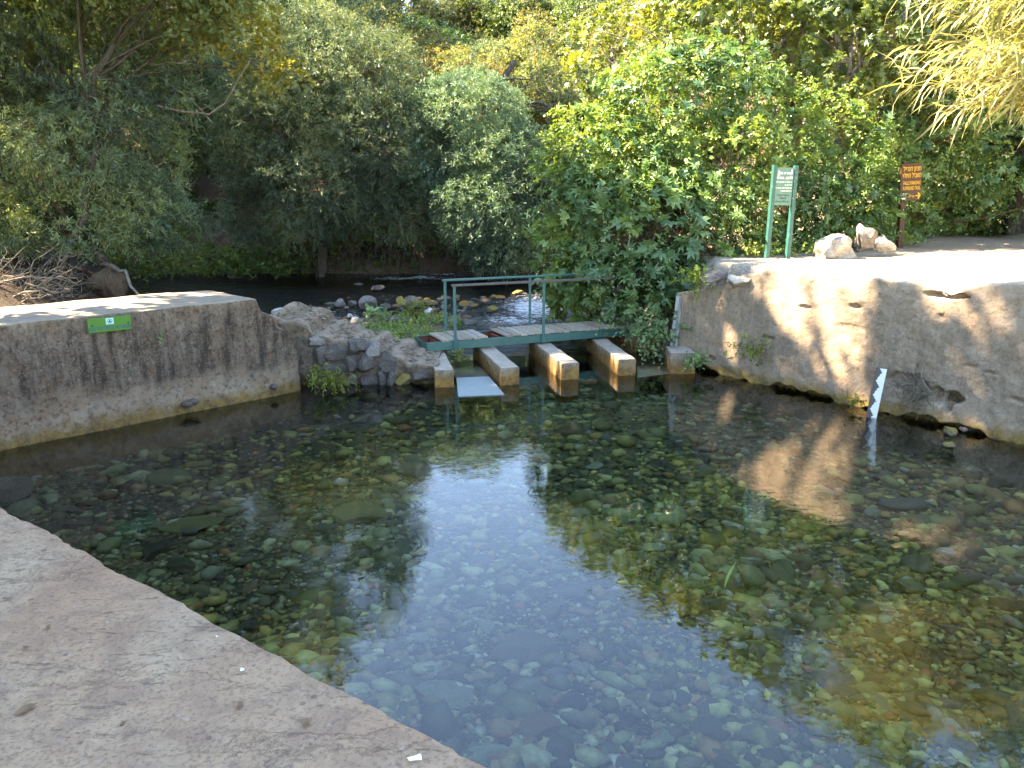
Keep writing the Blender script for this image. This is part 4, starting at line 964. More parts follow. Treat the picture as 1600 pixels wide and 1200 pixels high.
tree('mulberry_tree', 'tall sunlit broad leaved tree above the hedge on the right', 'tree', (7.2, 20.5, 1.7),
     [((5.6, 19.5, 6.6), (1.9, 1.7, 1.3)), ((7.8, 19, 6.3), (1.9, 1.7, 1.2)), ((4.8, 20.5, 7.6), (1.7, 1.7, 1.1)), ((6.8, 20, 8.2), (2.0, 1.8, 1.3)), ((9.6, 20, 7.0), (2.0, 1.9, 1.6)), ((2.6, 20.5, 6.4), (1.3, 1.4, 1.0)), ((9, 20, 10.0), (2.0, 1.9, 1.8)), ((10.8, 20.5, 11.6), (2.2, 2.0, 1.6)), ((9.8, 21, 5.2), (1.6, 1.5, 1.0)), ((6.9, 20.2, 9.4), (1.3, 1.3, .9))],
     'plane', 'palebark', 31, 9.5, tints=BRIGHT, r0=.28, fork=(0, 0, 3.5), gap=.38, **BL)
tree('mulberry_tree', 'tall dark crowned tree at the right edge above the shaded path', 'tree', (13.5, 21, 1.8),
     [((12.5, 20.5, 7.5), (2.4, 2, 1.8)), ((15.5, 20, 7), (2.6, 2.2, 2)), ((13, 21, 10.5), (2.8, 2.4, 2)), ((16, 20, 11), (3, 2.4, 2.4)), ((14, 21, 14), (3, 2.6, 2)), ((12, 23, 5.2), (2, 1.8, 1.3)), ((15.5, 23, 5), (2.4, 2, 1.5)), ((18, 20, 8), (2.6, 2.4, 2.6))],
     'plane', 'bark', 32, 7.5, tints=BRIGHT, r0=.3, fork=(0, 0, 3), gap=.38, **BL)

# --- giant reeds, top right
def reeds(label, base, tips, seed):
    r_ = np.random.RandomState(seed); t = thing('giant_reed', label, 'reed', base); B0 = np.array(base); mb = MB(); P = []; A = []; N = []; L = []; W = []
    for tip in tips:
        e = np.array(tip)-B0; b = np.array([r_.uniform(-.9, .9), r_.uniform(-.9, .9), 0]); m = np.array([b[0]*.6+e[0]*.12, b[1]*.6+e[1]*.2, e[2]*1.12+.3]); K = 18; pts = []
        for k in range(K):
            u = k/(K-1); pts.append(b*(1-u)**2+m*2*u*(1-u)+e*u*u)
        mb.tube(pts, [.012*(1-.7*k/(K-1)) for k in range(K)], 6)
        for k in range(6, K):
            dr = nrmz(pts[k]-pts[k-1])
            for q_ in range(5):
                P.append(pts[k]+(pts[k-1]-pts[k])*r_.rand()); A.append(dr*.9+r_.randn(3)*.55+np.array([0, 0, -.25])); N.append(np.array([0, 0, 1.])+r_.randn(3)*.35); L.append(r_.uniform(.32, .72)); W.append(r_.uniform(.022, .044))
    P, A, N, L, W = map(np.array, (P, A, N, L, W)); tt = np.ones((len(P), 1))*r_.uniform(.6, 1.35, (len(P), 1))*np.stack([r_.uniform(.9, 1.25, len(P)), np.ones(len(P)), r_.uniform(.6, 1.1, len(P))], -1)
    V, F, T = leaves(P, A, N, L, W, 'blade', tt); tri = F[2::3, :3]; quad = np.delete(F, np.s_[2::3], 0)
    link('leaves', raw_mesh('leaves', V, [quad, tri], M['reed'], False, T), t); st_ = mb.build('stems', M['reed'], t, True).data
    at = st_.color_attributes.new('tint', 'FLOAT_COLOR', 'POINT'); at.data.foreach_set('color', np.tile([1.0, .85, .6, 1], len(st_.vertices)).astype(np.float32))
    return t
r5 = random.Random(3)
tips = [tuple(aty(1400+240*r5.random()**.8, r5.uniform(-60, 175), r5.uniform(10.8, 12.8))) for k in range(74)]
reeds('bright yellow green giant reeds arching in from the top right', (10.4, 12.0, 1.85), tips, 61)
tips = [tuple(aty(1500+260*r5.random(), r5.uniform(-120, 120), r5.uniform(12.8, 14.5))) for k in range(50)]
reeds('giant reeds behind the arching clump at the right edge', (12.2, 14.2, 1.85), tips, 62)

# --- trees added out of view beside and behind the camera to shade the pool
def shade(label, base, clumps, seed, dens=12):
    global CANOPY_BASE
    CANOPY_BASE = base; t = tree('plane_tree', label, 'tree', base, clumps, 'plane', 'bark', seed, dens, tints=GREENS, r0=.3, group=None, L=.22, W=.18, shape='oval', nl=8, slen=.6, up=.3, rnd=.6, droop=.3, gap=.40)
    CANOPY_BASE = None; return t
def shade_clumps(y0, y1, zt, seed, x0=-9.2, zb=5.5, n=13):
    r3 = np.random.RandomState(seed); out = []
    for k in range(n):
        y = r3.uniform(y0, y1); u = (k+.5)/n; z = zb+u*(zt(y)-zb-1.2); out.append(((x0+r3.uniform(-1.3, 1.0), y, z), (r3.uniform(1.2, 1.9), r3.uniform(1.2, 1.9), r3.uniform(.9, 1.4))))
    return out
shade('unseen tall tree added for shade on the left bank level with the end of the left wall', (-10.6, 12.4, .6), shade_clumps(11.2, 17.4, lambda y: 16.3-.2*(y-11), 71, zb=8.6, n=22), 71)
shade('unseen tall tree added for shade on the left bank beside the left wall', (-10.8, 8.2, .6), shade_clumps(6.6, 11.4, lambda y: 18.0, 72, n=20), 72)
shade('unseen tree added for shade on the left bank beside the near slab', (-10.4, 3.4, 1.1), shade_clumps(1.8, 6.8, lambda y: 17.5, 73, n=24), 73)
shade('unseen tree added for shade on the bank behind the near slab', (-10, -1.5, 1.1), shade_clumps(-4.5, 1.8, lambda y: 15, 74, n=22), 74)

# ------------------------------------------------------------------ undergrowth, roots, bar vegetation
def scatter_cover(name, label, pts, mat, rs_, nl, slen, L, W, shape, tints, up=.9, rnd=.5, droop=.3):
    O = np.array(pts); D = np.tile([0, -.15, up], (len(O), 1))+rs_.randn(len(O), 3)*rnd; tt = mixtint(rs_, len(O), O, tints, .9)
    V, F, T = sprays(rs_, O, D, nl, slen, L, W, shape, tt, droop); o = link(name, raw_mesh(name, V, F, mat, False, T)); tag(o, label, None, None, 'stuff'); return o
r_ = np.random.RandomState(81)
n = 9000; x = r_.uniform(-20, 6, n); y = r_.uniform(27.6, 36, n); z = height(x, y); d = hill(x, y)[1]
k = (d > .1) & (fbm(np.stack([x*.35, y*.35, x*0], -1), 3) > .47) & (z < 6)
scatter_cover('undergrowth', 'green undergrowth covering the far bank below the trees', np.stack([x, y, z+.05+.25*r_.rand(n)], -1)[k], M['under'], r_, 7, .38, .13, .10, 'oval', BRIGHT)
n = 1500; x = r_.uniform(-15.5, -7.2, n); y = r_.uniform(26.2, 30, n)
k = fbm(np.stack([x*.6, y*.6, x*0+4], -1), 3) > .45
zz = np.maximum(height(x, y), .15)+.9*r_.rand(n)**1.4
scatter_cover('undergrowth', 'lush green plants along the water below the left trees', np.stack([x, y, zz], -1)[k], M['under'], r_, 8, .35, .12, .09, 'oval', BRIGHT)
n = 3600; x = r_.uniform(-5.2, .2, n); y = r_.uniform(12.9, 19, n); z = height(x, y)
k = (z > -.02) & (fbm(np.stack([x*1.1, y*1.1, x*0+7], -1), 3) > .43) & (y > 13.1-.1*x)
k &= ~((x < -1.2) & (y < 13.7))
scatter_cover('ground_cover', 'low green water plants covering the gravel bar behind the rubble wall', np.stack([x, y, z+.02], -1)[k], M['vine'], r_, 8, .17, .055, .042, 'oval', BRIGHT, droop=.1)
n = 1100; x = r_.uniform(4.3, 9.6, n); y = r_.uniform(14.4, 18.2, n)
k = (np.abs(y-(14.3+.78*(x-4.3))) < .5+.25*r_.rand(n)); z = height(x, y)
scatter_cover('ivy', 'low ivy trailing along the foot of the hedge around the green sign', np.stack([x, y, z+.03+.15*r_.rand(n)], -1)[k], M['vine'], r_, 8, .22, .06, .05, 'oval', BRIGHT)
# hanging roots and dead stems on the shaded bank
mb = MB(); r_ = np.random.RandomState(83)
for i in range(420):
    x = r_.uniform(-9.0, 3.0); yf = 28.4; y = yf-r_.uniform(.0, 1.3); z = r_.uniform(.7, 2.4); l = r_.uniform(.5, 1.6)
    p = np.array([x, y, z]); q_ = p+np.array([r_.uniform(-.5, .5), r_.uniform(-.7, .1), -l]); m_ = (p+q_)/2+r_.randn(3)*.12
    mb.tube([p, (p+m_)/2+r_.randn(3)*.03, m_, q_], [r_.uniform(.008, .018), .01, .009, .004], 4, False)
o = mb.build('hanging_roots', M['root'], None, True); tag(o, 'brown roots and dead stems hanging over the dark far bank', None, None, 'stuff')
# dead stems within the fig thicket
mb = MB()
for i in range(170):
    p0 = aty(r_.uniform(930, 1150), r_.uniform(330, 400), r_.uniform(14.6, 15.4)); p1 = aty(r_.uniform(930, 1170), r_.uniform(400, 470), r_.uniform(14.5, 15.3))
    m_ = (p0+p1)/2+Vector(r_.randn(3)*.15); mb.tube([p0, m_, p1], [.008, .007, .004], 4, False)
o = mb.build('dead_stems', M['root'], None, True); tag(o, 'tangle of dead brown bramble stems under the thicket', None, None, 'stuff')
# hanging vines with small leaves in front of the bridge's right end
for i, (px, y0, y1, lab_) in enumerate([(880+60, 330, 520, 'thin leafy vine strand hanging nearest the left side of the fig bush'), (962, 370, 500, 'thin leafy vine strand hanging left of the bridge post'), (990, 300, 530, 'long leafy vine strand hanging beside the end post of the bridge'), (1012, 390, 520, 'short leafy vine strand hanging right of the bridge end')]):
    a = aty(px, y0, 14.0); b = aty(px-6, y1, 13.9); t = thing('hanging_vine', lab_, 'vine', a, group='vine strands hanging over the footbridge'); mb = MB(); r2 = np.random.RandomState(90+i)
    pts = [np.array((b-a)*u)+np.array([.05*math.sin(u*9+i), .03*math.cos(u*7), 0]) for u in np.linspace(0, 1, 14)]
    mb.tube(pts, .004, 4); mb.build('stem', M['root'], t, True)
    P = np.repeat(np.array(pts), 5, 0)+r2.randn(70, 3)*.02; n = len(P)
    V, F, T = leaves(P, r2.randn(n, 3), r2.randn(n, 3)+[0, -1, .5], r2.uniform(.03, .06, n), r2.uniform(.025, .045, n), 'oval', np.ones((n, 3))*r2.uniform(.9, 1.6, (n, 1)))
    link('leaves', raw_mesh('leaves', V, F, M['vine'], False, T), t)

# dry roots hanging on the right wall by the cavity, leaf blades in the pool
def rw_point(px, py, off):
    d = ray(px, py); b_ = WA-wnrm*off; t = (b_[0]*wnrm[0]+b_[1]*wnrm[1])/(d.x*wnrm[0]+d.y*wnrm[1]); return Vector((0, 0, CAM_H))+d*t
r2 = np.random.RandomState(140); o0 = rw_point(1428, 610, .03); t = thing('dry_roots', 'tangle of thin dry roots on the right wall between the gauge and the hole', 'roots', o0); mb = MB()
for i in range(46):
    a_ = rw_point(1428+r2.randn()*20, 600+r2.randn()*18, r2.uniform(.02, .07)); b_ = rw_point(1428+r2.randn()*24, 626+r2.randn()*16, r2.uniform(.02, .07)); m_ = (a_+b_)/2+Vector(r2.randn(3)*.07)
    mb.tube([a_-o0, (a_+m_)/2-o0+Vector(r2.randn(3)*.015), m_-o0, (b_+m_)/2-o0+Vector(r2.randn(3)*.015), b_-o0], [.006, .006, .005, .004, .003], 4, False)
mb.build('strands', M['drywood'], t, True)
for (x0, y0, x1, y1, z_, lb_) in [(981, 828, 994, 848, -.30, 'short yellow green leaf blade on the bed right of the pale rough stone'), (1150, 878, 1134, 920, .004, 'long green leaf blade floating in the reflection of the trees')]:
    a_ = atz(x0, y0, z_); b_ = atz(x1, y1, z_); d_ = (b_-a_); sd_ = d_.normalized().cross(Vector((0, 0, 1)))*.012; V = []; F = []
    for k in range(7):
        u = k/6; w_ = math.sin(math.pi*min(max(u, .04), .96)); c_ = a_+d_*u+sd_*1.5*math.sin(u*2.5); V += [tuple(c_+sd_*w_), tuple(c_+Vector((0, 0, -.003))), tuple(c_-sd_*w_)]
        if k: n_ = 3*k; F += [(n_-3, n_-2, n_+1, n_), (n_-2, n_-1, n_+2, n_+1)]
    me = raw_mesh('leaf_blade', V, np.array(F), M['fern'], True, np.full((len(V), 3), 1.3)); tag(link('leaf_blade', me), lb_, 'leaf')

# small plants growing on walls
def small_plant(name, label, cat, base, n, R, L, W, shape, mat, seed, nl=7, slen=.16, out=(0, -1, .4), droop=.5, flat=.5):
    r2 = np.random.RandomState(seed); t = thing(name, label, cat, base); O = r2.randn(n, 3)*np.array([R, R*flat, R*.6])*.5; D = np.array(out, float)+r2.randn(n, 3)*.5+O/R*.6
    tt = np.ones((n, 3))*r2.uniform(.7, 1.4, (n, 1))
    V, F, T = sprays(r2, O, D, nl, slen, L, W, shape, tt, droop); link('leaves', raw_mesh('leaves', V, F, mat, False, T), t)
    mb = MB()
    for k in range(min(n, 14)): mb.tube([(0, .05, -R*.3), tuple(O[k]*.5), tuple(O[k])], .004, 4)
    mb.build('stems', M['root'], t, True); return t
small_plant('fern', 'bright green fern tuft at the corner of the left wall and the rubble stones', 'fern', aty(513, 590, 11.45), 90, .24, .05, .03, 'oval', M['fern'], 101, 9, .16, (.1, -.8, .1), .6, .5)
small_plant('wall_plant', 'sparse plant with yellow green leaves growing out of the right wall', 'plant', aty(1180, 545, 11.95), 46, .34, .045, .035, 'oval', M['fern'], 102, 7, .13, (-.5, -.6, .3), .3, .4)
small_plant('wall_plant', 'leafy tuft hanging beside the squat concrete block', 'plant', aty(1090, 560, 12.6), 34, .16, .06, .045, 'oval', M['vine'], 103, 6, .13, (-.4, -.8, .1), .5, .5)
small_plant('wall_plant', 'small green tuft low on the right wall left of the gauge board', 'plant', aty(1338, 625, 10.5), 18, .12, .04, .03, 'oval', M['fern'], 104, 6, .09, (-.5, -.7, .3), .3, .4)
small_plant('wall_plant', 'tiny green sprig on the face of the left wall right of the plaque', 'plant', lw_point(250, 528, .05), 7, .05, .035, .022, 'oval', M['vine'], 105, 5, .06, (.5, -.7, .2), .4, .5)
small_plant('bush', 'bright leafy bush growing between the bridge end and the right wall', 'bush', aty(1022, 515, 13.6), 170, .55, .06, .05, 'oval', M['vine'], 106, 9, .24, (-.2, -.8, .3), .5, .6)
small_plant('bush', 'yellow green creeper at the broken top corner of the right wall', 'bush', aty(1085, 432, 13.0), 60, .26, .05, .04, 'oval', M['fern'], 107, 8, .18, (-.2, -.8, .3), .5, .6)
small_plant('water_plant', 'broad leaved seedling standing between the grey river stones', 'plant', aty(580, 492, 17.6), 9, .22, .16, .13, 'oval', M['vine'], 108, 3, .16, (0, -.2, 1), .2, .5)
small_plant('water_plant', 'upright yellow green weed right of the seedling', 'plant', aty(650, 492, 17.2), 40, .34, .07, .03, 'oval', M['fern'], 109, 8, .25, (0, -.1, 1), .1, .5)
small_plant('water_plant', 'green tuft under the left end of the footbridge', 'plant', aty(718, 560, 12.9), 24, .16, .05, .03, 'narrow', M['fern'], 110, 7, .12, (0, -.2, 1), .2, .5)

# bare twig heap, burl trunk
mb = MB(); r2 = np.random.RandomState(120); o0 = aty(40, 455, 19.0)
tw = thing('brushwood', 'heap of bare pale dead branches on the bank behind the left wall', 'branches', o0)
for i in range(75):
    a = np.array([r2.uniform(-2.2, .3), r2.uniform(-.8, 1.4), r2.uniform(-.6, .3)]); d = np.array([r2.uniform(.5, 1.6), r2.uniform(-.6, .3), r2.uniform(-.15, .9)])*r2.uniform(.7, 1.4)
    pts = limb(mb, r2, a, a+d, r2.uniform(.012, .035), .005, .3, 7, 5)
    for k in range(4):
        e = nrmz(d+r2.randn(3)*.7)*r2.uniform(.3, .7); limb(mb, r2, pts[r2.randint(2, 6)], pts[3]+e, .009, .003, .3, 5, 4)
mb.build('branch', M['drywood'], tw, True)
rock('tree_stump', 'large brown root burl at the foot of the left willow', 'stump', aty(168, 438, 20.8), (.50, .45, .62), 'root', 3, .75, .2)
mb = MB(); a = aty(160, 415, 21.4); b = aty(218, 462, 19.6); limb(mb, np.random.RandomState(5), a, b, .07, .03, .1)
o = mb.build('fallen_branch', M['drywood'], None, True); tag(o, 'pale bare branch slanting down from the burl to the water', 'branch')
# dark limb over the hillside, centre right
mb = MB(); r2 = np.random.RandomState(6)
limb(mb, r2, aty(770, 150, 30), aty(805, 95, 30.5), .16, .09, .1); limb(mb, r2, aty(870, 190, 30), aty(812, 165, 30), .09, .04, .3)
for i in range(14): limb(mb, r2, aty(r2.uniform(780, 860), r2.uniform(120, 190), 30), aty(r2.uniform(770, 900), r2.uniform(90, 220), 29.5), .03, .008, .4)
o = mb.build('bare_branch', M['bark'], None, True); tag(o, 'dark crooked bare limb among the yellow hillside leaves', 'branch')
mb = MB(); r2 = np.random.RandomState(8)
for (a, b, r) in [((245, 165), (390, 95), .05), ((300, 200), (330, 165), .03), ((215, 28), (300, 100), .04), ((190, 18), (280, 18), .06), ((330, 190), (250, 120), .02), ((310, 60), (240, 52), .03)]: limb(mb, r2, aty(*a, 20.6), aty(*b, 20.2), r*.7, r*.25, .25)
o = mb.build('bare_branch', M['drywood'], None, True); tag(o, 'thin pale bare branches crossing the gap between the left willows', 'branch')

# ------------------------------------------------------------------ stones around
big = [('boulder', 'big white sunlit boulder beside the green sign', 1306, 388, 14.6, (.64, .42, .32), 'sandrock', 6), ('boulder', 'upright sandy boulder overgrown with twigs, right of the white one', 1352, 374, 15.0, (.30, .30, .36), 'greyrock', 2),  # shade on the upright boulder is put in as a darker rock colour
       ('boulder', 'small wedge of orange rock leaning right of the upright boulder', 1377, 380, 15.2, (.24, .26, .24), 'sandrock', 3), ('boulder', 'brown block on the broken left end of the right wall', 1120, 430, 12.9, (.32, .3, .18), 'greyrock', 4),
       ('boulder', 'rough pale lump where the right wall breaks down', 1155, 440, 12.5, (.30, .35, .14), 'sandrock', 2), ('boulder', 'flat brown slab on the rim of the right wall', 1540, 452, 9.9, (.28, .3, .06), 'greyrock', 1)]
for (nm, lb, px, py, Y_, sz_, mk, sd_) in big: rock(nm, lb, 'boulder', aty(px, py, Y_), sz_, mk, sd_, .42, 1.0)
riv = [(531, 470, 20, 16, 'greyrock', 'round grey stone, leftmost in the row in the stream'), (549, 471, 17, 11, 'greyrock', 'flat grey stone beside the round grey one'), (574, 470, 30, 22, 'greyrock', 'largest brown grey stone of the row in the stream'), (540, 480, 9, 6, 'greyrock', None),
       (627, 469, 20, 17, 'yellowrock', 'pointed yellowish stone left of the brown one'), (643, 465, 23, 18, 'greyrock', 'rounded brown stone in the middle of the row'), (655, 467, 10, 11, 'mossrock', None), (653, 474, 22, 11, 'mossrock', None), (667, 469, 14, 9, 'mossrock', None), (674, 472, 18, 9, 'mossrock', None), (617, 477, 14, 8, 'mossrock', None),
       (669, 486, 20, 14, 'whiterock', 'white and grey stone with an orange mossy top'), (678, 484, 12, 9, 'yellowrock', None), (691, 487, 14, 9, 'yellowrock', 'bright yellow mossy stone beside the left railing post'), (693, 479, 12, 8, 'greyrock', None), (725, 473, 16, 12, 'mossrock', 'orange mossy stone seen through the railing'), (741, 476, 14, 6, 'mossrock', None), (766, 481, 22, 11, 'yellowrock', 'golden mossy stone near the white water'),
       (774, 463, 16, 6, 'yellowrock', None), (782, 464, 16, 6, 'mossrock', None), (809, 456, 22, 7, 'yellowrock', None), (712, 466, 14, 7, 'mossrock', None), (470, 488, 19, 11, 'whiterock', 'white boulder on the left end of the gravel bar'), (509, 492, 14, 10, 'whiterock', 'white round stone right of the white boulder'), (545, 493, 10, 7, 'whiterock', None), (553, 499, 20, 10, 'whiterock', 'long cream stone lying slanted on the gravel bar'), (511, 502, 14, 7, 'greyrock', None),
       (592, 496, 14, 10, 'redrock', 'reddish stone on the gravel bar'), (608, 499, 14, 11, 'basalt', None), (625, 497, 16, 13, 'greyrock', None), (614, 515, 14, 6, 'basalt', 'flat black stone on the green cover'), (570, 505, 20, 10, 'greyrock', None), (508, 514, 22, 12, 'greyrock', None), (440, 486, 34, 12, 'whiterock', 'flat pale block behind the broken wall end'), (365, 427, 26, 14, 'greyrock', 'grey stone under the left bank plants'), (517, 415, 36, 20, 'greyrock', 'large dark boulder at the foot of the far bank'),
       (560, 445, 20, 6, 'basalt', None), (588, 448, 24, 9, 'basalt', None), (600, 478, 24, 9, 'basalt', None), (698, 500, 14, 8, 'greyrock', None), (660, 500, 16, 8, 'basalt', None), (880, 486, 24, 12, 'greyrock', None)]
for i, (px, py, w_, h_, mk, lb) in enumerate(riv):
    zb = .04; p = atz(px, py+h_*.5, zb); s = p.y/1200*.5
    mk2 = {'greyrock': 'grey stone half out of the stream behind the footbridge', 'mossrock': 'orange mossy stone half out of the stream', 'yellowrock': 'yellow mossy stone half out of the stream', 'basalt': 'dark stone on the shallow stream bed', 'whiterock': 'small white stone on the gravel bar', 'redrock': 'red stone'}
    rock('river_stone', lb or mk2[mk]+(', left of the weed' if px < 600 else ', behind the weed' if px < 665 else ', by the railing post' if px < 720 else ', beyond the railing' if px < 790 else ', near the white water'), 'stone', (p.x, p.y+.1, zb+h_*s*.55), (w_*s*1.05, w_*s*.9, h_*s*1.15), mk, i, .18, .3, None, 'stones in the stream behind the footbridge')
# stones by the foot of the right wall
for (px, py, w_, h_, mk, lb) in [(1352, 0, 0, 0, None, None)]: pass
for (px, py, w_, h_, mk, lb) in [(1520, 668, 16, 16, 'basalt', 'grey cobble wedged under the right wall'), (1503, 673, 16, 9, 'basalt', 'small dark cobble at the water line left of the wedged cobble'), (1482, 673, 26, 17, 'yellowrock', 'yellow lit block in the water under the right wall'), (1480, 696, 22, 12, 'yellowrock', 'yellow submerged block below the lit block'), (1112, 574, 18, 9, 'basalt', 'dark stone under the left corner of the right wall'), (1127, 580, 16, 8, 'greyrock', 'grey stone at the waterline below the wall plant')]:
    p = atz(px, py+h_*.4, -.02); s = p.y/1200*.5; rock('wall_stone', lb, 'stone', (p.x, p.y, .03), (w_*s, w_*s, h_*s*1.1), mk, int(px) % 7, .15, .6)
for (px, py, lb) in [(292, 632, 'left of two dark pebbles resting on the ledge of the left wall'), (302, 628, 'right of two dark pebbles resting on the ledge of the left wall'), (428, 604, 'upright grey pebble stuck on the left wall near its end')]:
    p = lw_point(px, py, .03); rock('pebble', lb, 'pebble', p, (.08, .06, .045), 'basalt', int(px) % 5, .1, 0)

r2 = np.random.RandomState(155); n = 1500; px = r2.uniform(470, 800, n); py = 448+62*r2.rand(n); P0 = [atz(a_, b_, .0) for a_, b_ in zip(px, py)]
gx_ = np.array([p.x for p in P0]); gy_ = np.array([p.y for p in P0]); gz = np.minimum(height(gx_, gy_), .12)+.03; k = (gz > -.33); gx_, gy_, gz = gx_[k], gy_[k], gz[k]; n = len(gx_)
V1, F1 = ico(2); sz = np.clip(r2.lognormal(-2.75, .4, n), .03, .2)[:, None, None]
V = np.array([rock_verts(V1, 600+k_, .2, .3) for k_ in range(12)])[r2.randint(12, size=n)]*sz*np.array((1.2, .95, .7))*r2.uniform(.8, 1.2, (n, 1, 3))+np.stack([gx_, gy_, np.maximum(gz, -.06)], -1)[:, None]
F = (F1[None]+(np.arange(n)*len(V1))[:, None, None]).reshape(-1, 3); T = np.array([(.16, .12, .09), (.10, .085, .07), (.22, .18, .14), (.06, .055, .05), (.24, .12, .05), (.13, .11, .09)])[r2.randint(6, size=n)]
o = link('pebbles', raw_mesh('pebbles', V.reshape(-1, 3), F, M['bedstone'], True, np.repeat(T, len(V1), 0))); tag(o, 'brown pebbles of the gravel bar lying in the shallow stream', None, None, 'stuff')

# --- pool bed
def in_pool(x, y, m=.05):
    s1 = (x-WA[0])*wnrm[0]+(y-WA[1])*wnrm[1]; s2 = (x-LA[0])*lnrm[0]+(y-LA[1])*lnrm[1]; s3 = (x-PA[0])*pn[0]+(y-PA[1])*pn[1]
    return (s1 < .05-m) & (s2 < -m) & (s3 > m-.3)
r2 = np.random.RandomState(200)
named = [(305, 808, 130, 46, 'flat moss green slab, the largest stone in the left half of the pool', 0), (920, 815, 44, 36, 'square olive stone left of the pale rough one', 2), (953, 823, 44, 38, 'pale green rough stone in the middle of the pool', 1), (1022, 847, 44, 26, 'pale flat stone right of the rough one', 1), (1052, 778, 42, 20, 'black oval stone in the right half of the pool', 3),
         (676, 1036, 52, 46, 'pale wedge shaped stone under the sky reflection', 1), (625, 1030, 42, 26, 'pale green stone left of the wedge shaped stone', 1), (1005, 1080, 60, 36, 'large flat grey stone near the bottom of the pool', 2), (1140, 985, 80, 40, 'broad pale green slab under the right edge of the sky reflection', 1),
         (770, 1170, 110, 60, 'broad pale slab at the lower edge beside the concrete', 1), (200, 695, 110, 30, 'long dark boulder along the left wall', 3), (435, 662, 30, 18, 'round black stone near the fern', 3), (430, 615, 0, 0, '', 0), (1210, 710, 50, 26, 'reddish brown stone near the wall reflection', 4), (1560, 750, 60, 34, 'dark stone near the right edge of the pool', 3), (250, 850, 60, 44, 'dark rounded boulder below the green slab', 3),
         (145, 728, 40, 14, 'pale flat stone near the left edge of the water', 1), (740, 1100, 30, 20, 'small pale stone beside the concrete edge', 1), (850, 1040, 50, 40, 'dark blue stone under the sky reflection', 3), (1300, 900, 40, 30, 'brown rounded stone in the right part of the pool', 4), (690, 940, 40, 26, 'dark stone in the upper part of the sky reflection', 3), (1530, 860, 60, 26, 'dark stone far right in the pool', 3)]
NC = [(.125, .135, .055), (.20, .23, .16), (.10, .105, .045), (.022, .025, .025), (.14, .07, .045)]
nm_ = [mat_obj_stone('pool_stone_%s' % q_, [c], .7, .3) for q_, c in zip(('moss', 'pale', 'olive', 'black', 'red'), NC)]
for i, (px, py, w_, h_, lb, mi) in enumerate(named):
    if not w_: continue
    p = atz(px, py, -.36); s = p.y/1200*.5; V, F = ICO3; V = rock_verts(V, 300+i, .22, .9); me = raw_mesh('pool_stone', V, F, nm_[mi])
    dy = h_*s*p.y/3.3*.9; tag(link('pool_stone', me, None, (p.x, p.y, ground_z(p.x, p.y)+.0), (0, 0, 0), (w_*s, min(dy, w_*s*1.6), min(.09, w_*s*.4))), lb, 'stone')
CC = {'black': [BEDCOL[0], BEDCOL[1], (.028, .030, .028)], 'olive': [(.085, .10, .055), (.11, .118, .06), (.07, .08, .045)], 'pale green': [(.15, .17, .115), (.19, .205, .15)], 'brown': [(.12, .085, .05), (.10, .08, .055)], 'grey': [(.085, .09, .08), (.06, .064, .06)]}
cmat = {k: mat_obj_stone('cobble_'+k.replace(' ', '_'), v) for k, v in CC.items()}; cob = {}
nC = 0; placed = []
def region(px, py):
    r_w = 'far' if py < 690 else 'middle' if py < 850 else 'near'
    c_w = ('below the left wall' if px < 480 else 'in front of the sluice' if px < 950 else 'below the right wall') if py < 690 else ('near the green slab' if px < 480 else 'in the sky reflection' if px < 860 else 'near the pale rough stone' if px < 1150 else 'in the wall reflection') if py < 850 else ('by the concrete edge' if px < 560 else 'in the blue sky reflection' if px < 1050 else 'in the reflection of the trees')
    return c_w
while nC < 290:
    py = 600+600*r2.rand()**1.15; px = r2.uniform(-20, 1620); p = atz(px, py, -.38)
    if not in_pool(p.x, p.y, .12): continue
    sz = min(.34, r2.lognormal(-2.15, .42))*(.8+.03*p.y)
    if any((p.x-a_)**2+(p.y-b_)**2 < (.7*(sz+c_))**2 for a_, b_, c_ in placed): continue
    placed.append((p.x, p.y, sz)); k = r2.randint(14); ck = ['black', 'black', 'olive', 'olive', 'pale green', 'brown', 'grey', 'grey'][r2.randint(8)]
    if (k, ck) not in cob:
        V, F = ICO3 if k < 6 else ICO2; V = rock_verts(V, 400+k, .26, .9 if k % 2 else .3); cob[(k, ck)] = raw_mesh('pool_cobble', V, F, cmat[ck], True)
    o = link('pool_cobble', cob[(k, ck)], None, (p.x, p.y, ground_z(p.x, p.y)+.25*sz*.4), (r2.uniform(-.15, .15), r2.uniform(-.15, .15), r2.uniform(0, 6.28)), (sz, sz*r2.uniform(.6, .95), sz*r2.uniform(.25, .45)))
    tag(o, '%s %s %s cobble on the pool bed %s' % ('large' if sz > .17 else 'small' if sz < .09 else 'middling', 'angular' if k % 2 else 'rounded', ck, region(px, py)), 'stone', 'cobbles on the pool bed'); nC += 1
# countless smaller stones
n = 24000; py = 588+612*r2.rand(n)**.95; px = r2.uniform(-30, 1630, n)
dx = (px-800)/1200; dyv = (600-py)/1200; c_, s_ = math.cos(PITCH), math.sin(PITCH); ry = c_+dyv*s_; rz_ = -s_+dyv*c_; t_ = (-.4-CAM_H)/rz_; gx_ = dx*t_; gy_ = ry*t_
k = in_pool(gx_, gy_, .02) | ((gy_ > 11.6) & (gx_ < 2.8) & (gx_ > -1.3)); gx_, gy_ = gx_[k], gy_[k]; n = len(gx_)
sz = np.clip(r2.lognormal(-3.18, .5, n), .012, .16)*(.75+.045*gy_)*(.45+1.1*fbm(np.stack([gx_*.9, gy_*.9, gx_*0+12], -1), 3)); gz = height(gx_, gy_)+sz*.1
V1, F1 = ICO1; TV = [rock_verts(V1, 500+k, .3, .5) for k in range(16)]; vi = r2.randint(16, size=n); TV = np.array(TV)[vi]
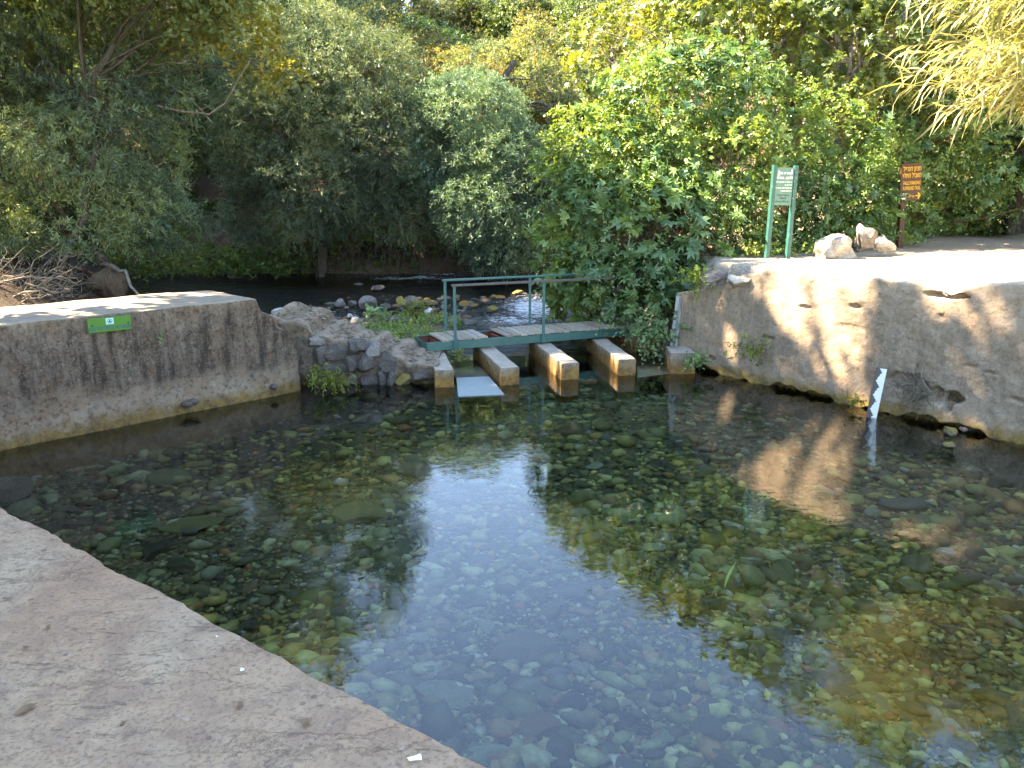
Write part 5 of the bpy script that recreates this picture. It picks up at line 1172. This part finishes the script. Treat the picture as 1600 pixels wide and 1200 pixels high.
a = r2.uniform(0, 6.28, n); ca, sa = np.cos(a)[:, None], np.sin(a)[:, None]
sxx = (sz*r2.uniform(.8, 1.4, n))[:, None]; syy = (sz*r2.uniform(.6, 1.0, n))[:, None]; szz = (sz*r2.uniform(.3, .6, n))[:, None]
vx = TV[..., 0]*sxx; vy = TV[..., 1]*syy; V = np.stack([vx*ca-vy*sa+gx_[:, None], vx*sa+vy*ca+gy_[:, None], TV[..., 2]*szz+gz[:, None]], -1)
F = (F1[None]+(np.arange(n)*len(V1))[:, None, None]).reshape(-1, 3)
ci = r2.randint(len(BEDCOL), size=n); T = np.array(BEDCOL)[ci]*r2.uniform(.7, 1.4, (n, 1)); lf = fbm(np.stack([gx_*.55, gy_*.55, gx_*0+2], -1), 3)[:, None]; T *= 1+(np.array((1.22, 1.14, .72))-1)*sstep(.45, .62, lf); rd = r2.rand(n) < .035; T[rd] = np.array((.30, .12, .06))*r2.uniform(.6, 1.2, (rd.sum(), 1)); wt = r2.rand(n) < .03; T[wt] = np.array((.36, .36, .30))*r2.uniform(.6, 1.1, (wt.sum(), 1))
o = link('gravel', raw_mesh('gravel', V.reshape(-1, 3), F, M['bedstone'], True, np.repeat(T, len(V1), 0))); tag(o, 'small river pebbles covering the pool bed', None, None, 'stuff')
# gravel on the bar and right edge
# litter on the slab
def litter(px, py, lb, kind, size, seed):
    r3 = random.Random(seed); p = atz(px, py, 1.457); V = []; n_ = 8
    for k in range(n_):
        a_ = 2*math.pi*k/n_; rr_ = size*r3.uniform(.5, 1.0)*(1 if k % 2 else .7); V.append((rr_*math.cos(a_)*1.4, rr_*math.sin(a_)*.8, size*r3.uniform(.05, .4)))
    V.append((0, 0, size*.08)); F = [(k, (k+1) % n_, n_) for k in range(n_)]; me = bpy.data.meshes.new(kind); me.from_pydata(V, [], F); me.materials.append(M['whitel'] if kind == 'paper_scrap' else M['dryleaf']); me.update()
    tag(link(kind, me, None, (p.x, p.y, 1.455), (0, 0, r3.uniform(0, 6))), lb, 'litter')
for (px, py, lb, kd, sz_) in [(648, 1186, 'white crumpled scrap near the bottom of the slab', 'paper_scrap', .022), (42, 1108, 'curled brown dry leaf at the left of the slab', 'dry_leaf', .035), (379, 1046, 'small white scrap in the middle of the slab', 'paper_scrap', .012), (75, 980, 'orange brown leaf scrap on the slab', 'dry_leaf', .016), (192, 1130, 'tiny pale leaf scrap on the slab', 'dry_leaf', .014),
                              (375, 1100, 'dry leaf in the middle of the slab', 'dry_leaf', .02), (12, 935, 'dry leaf at the left edge of the slab', 'dry_leaf', .022), (40, 1012, 'dark leaf scrap beside the left edge', 'dry_leaf', .018), (480, 1128, 'narrow dry leaf low on the slab', 'dry_leaf', .02), (339, 994, 'tiny white fleck near the slab edge', 'paper_scrap', .007)]:
    litter(px, py, lb, kd, sz_, px)
print('verts', sum(len(o.data.vertices) for o in bpy.data.objects if o.type == 'MESH'))
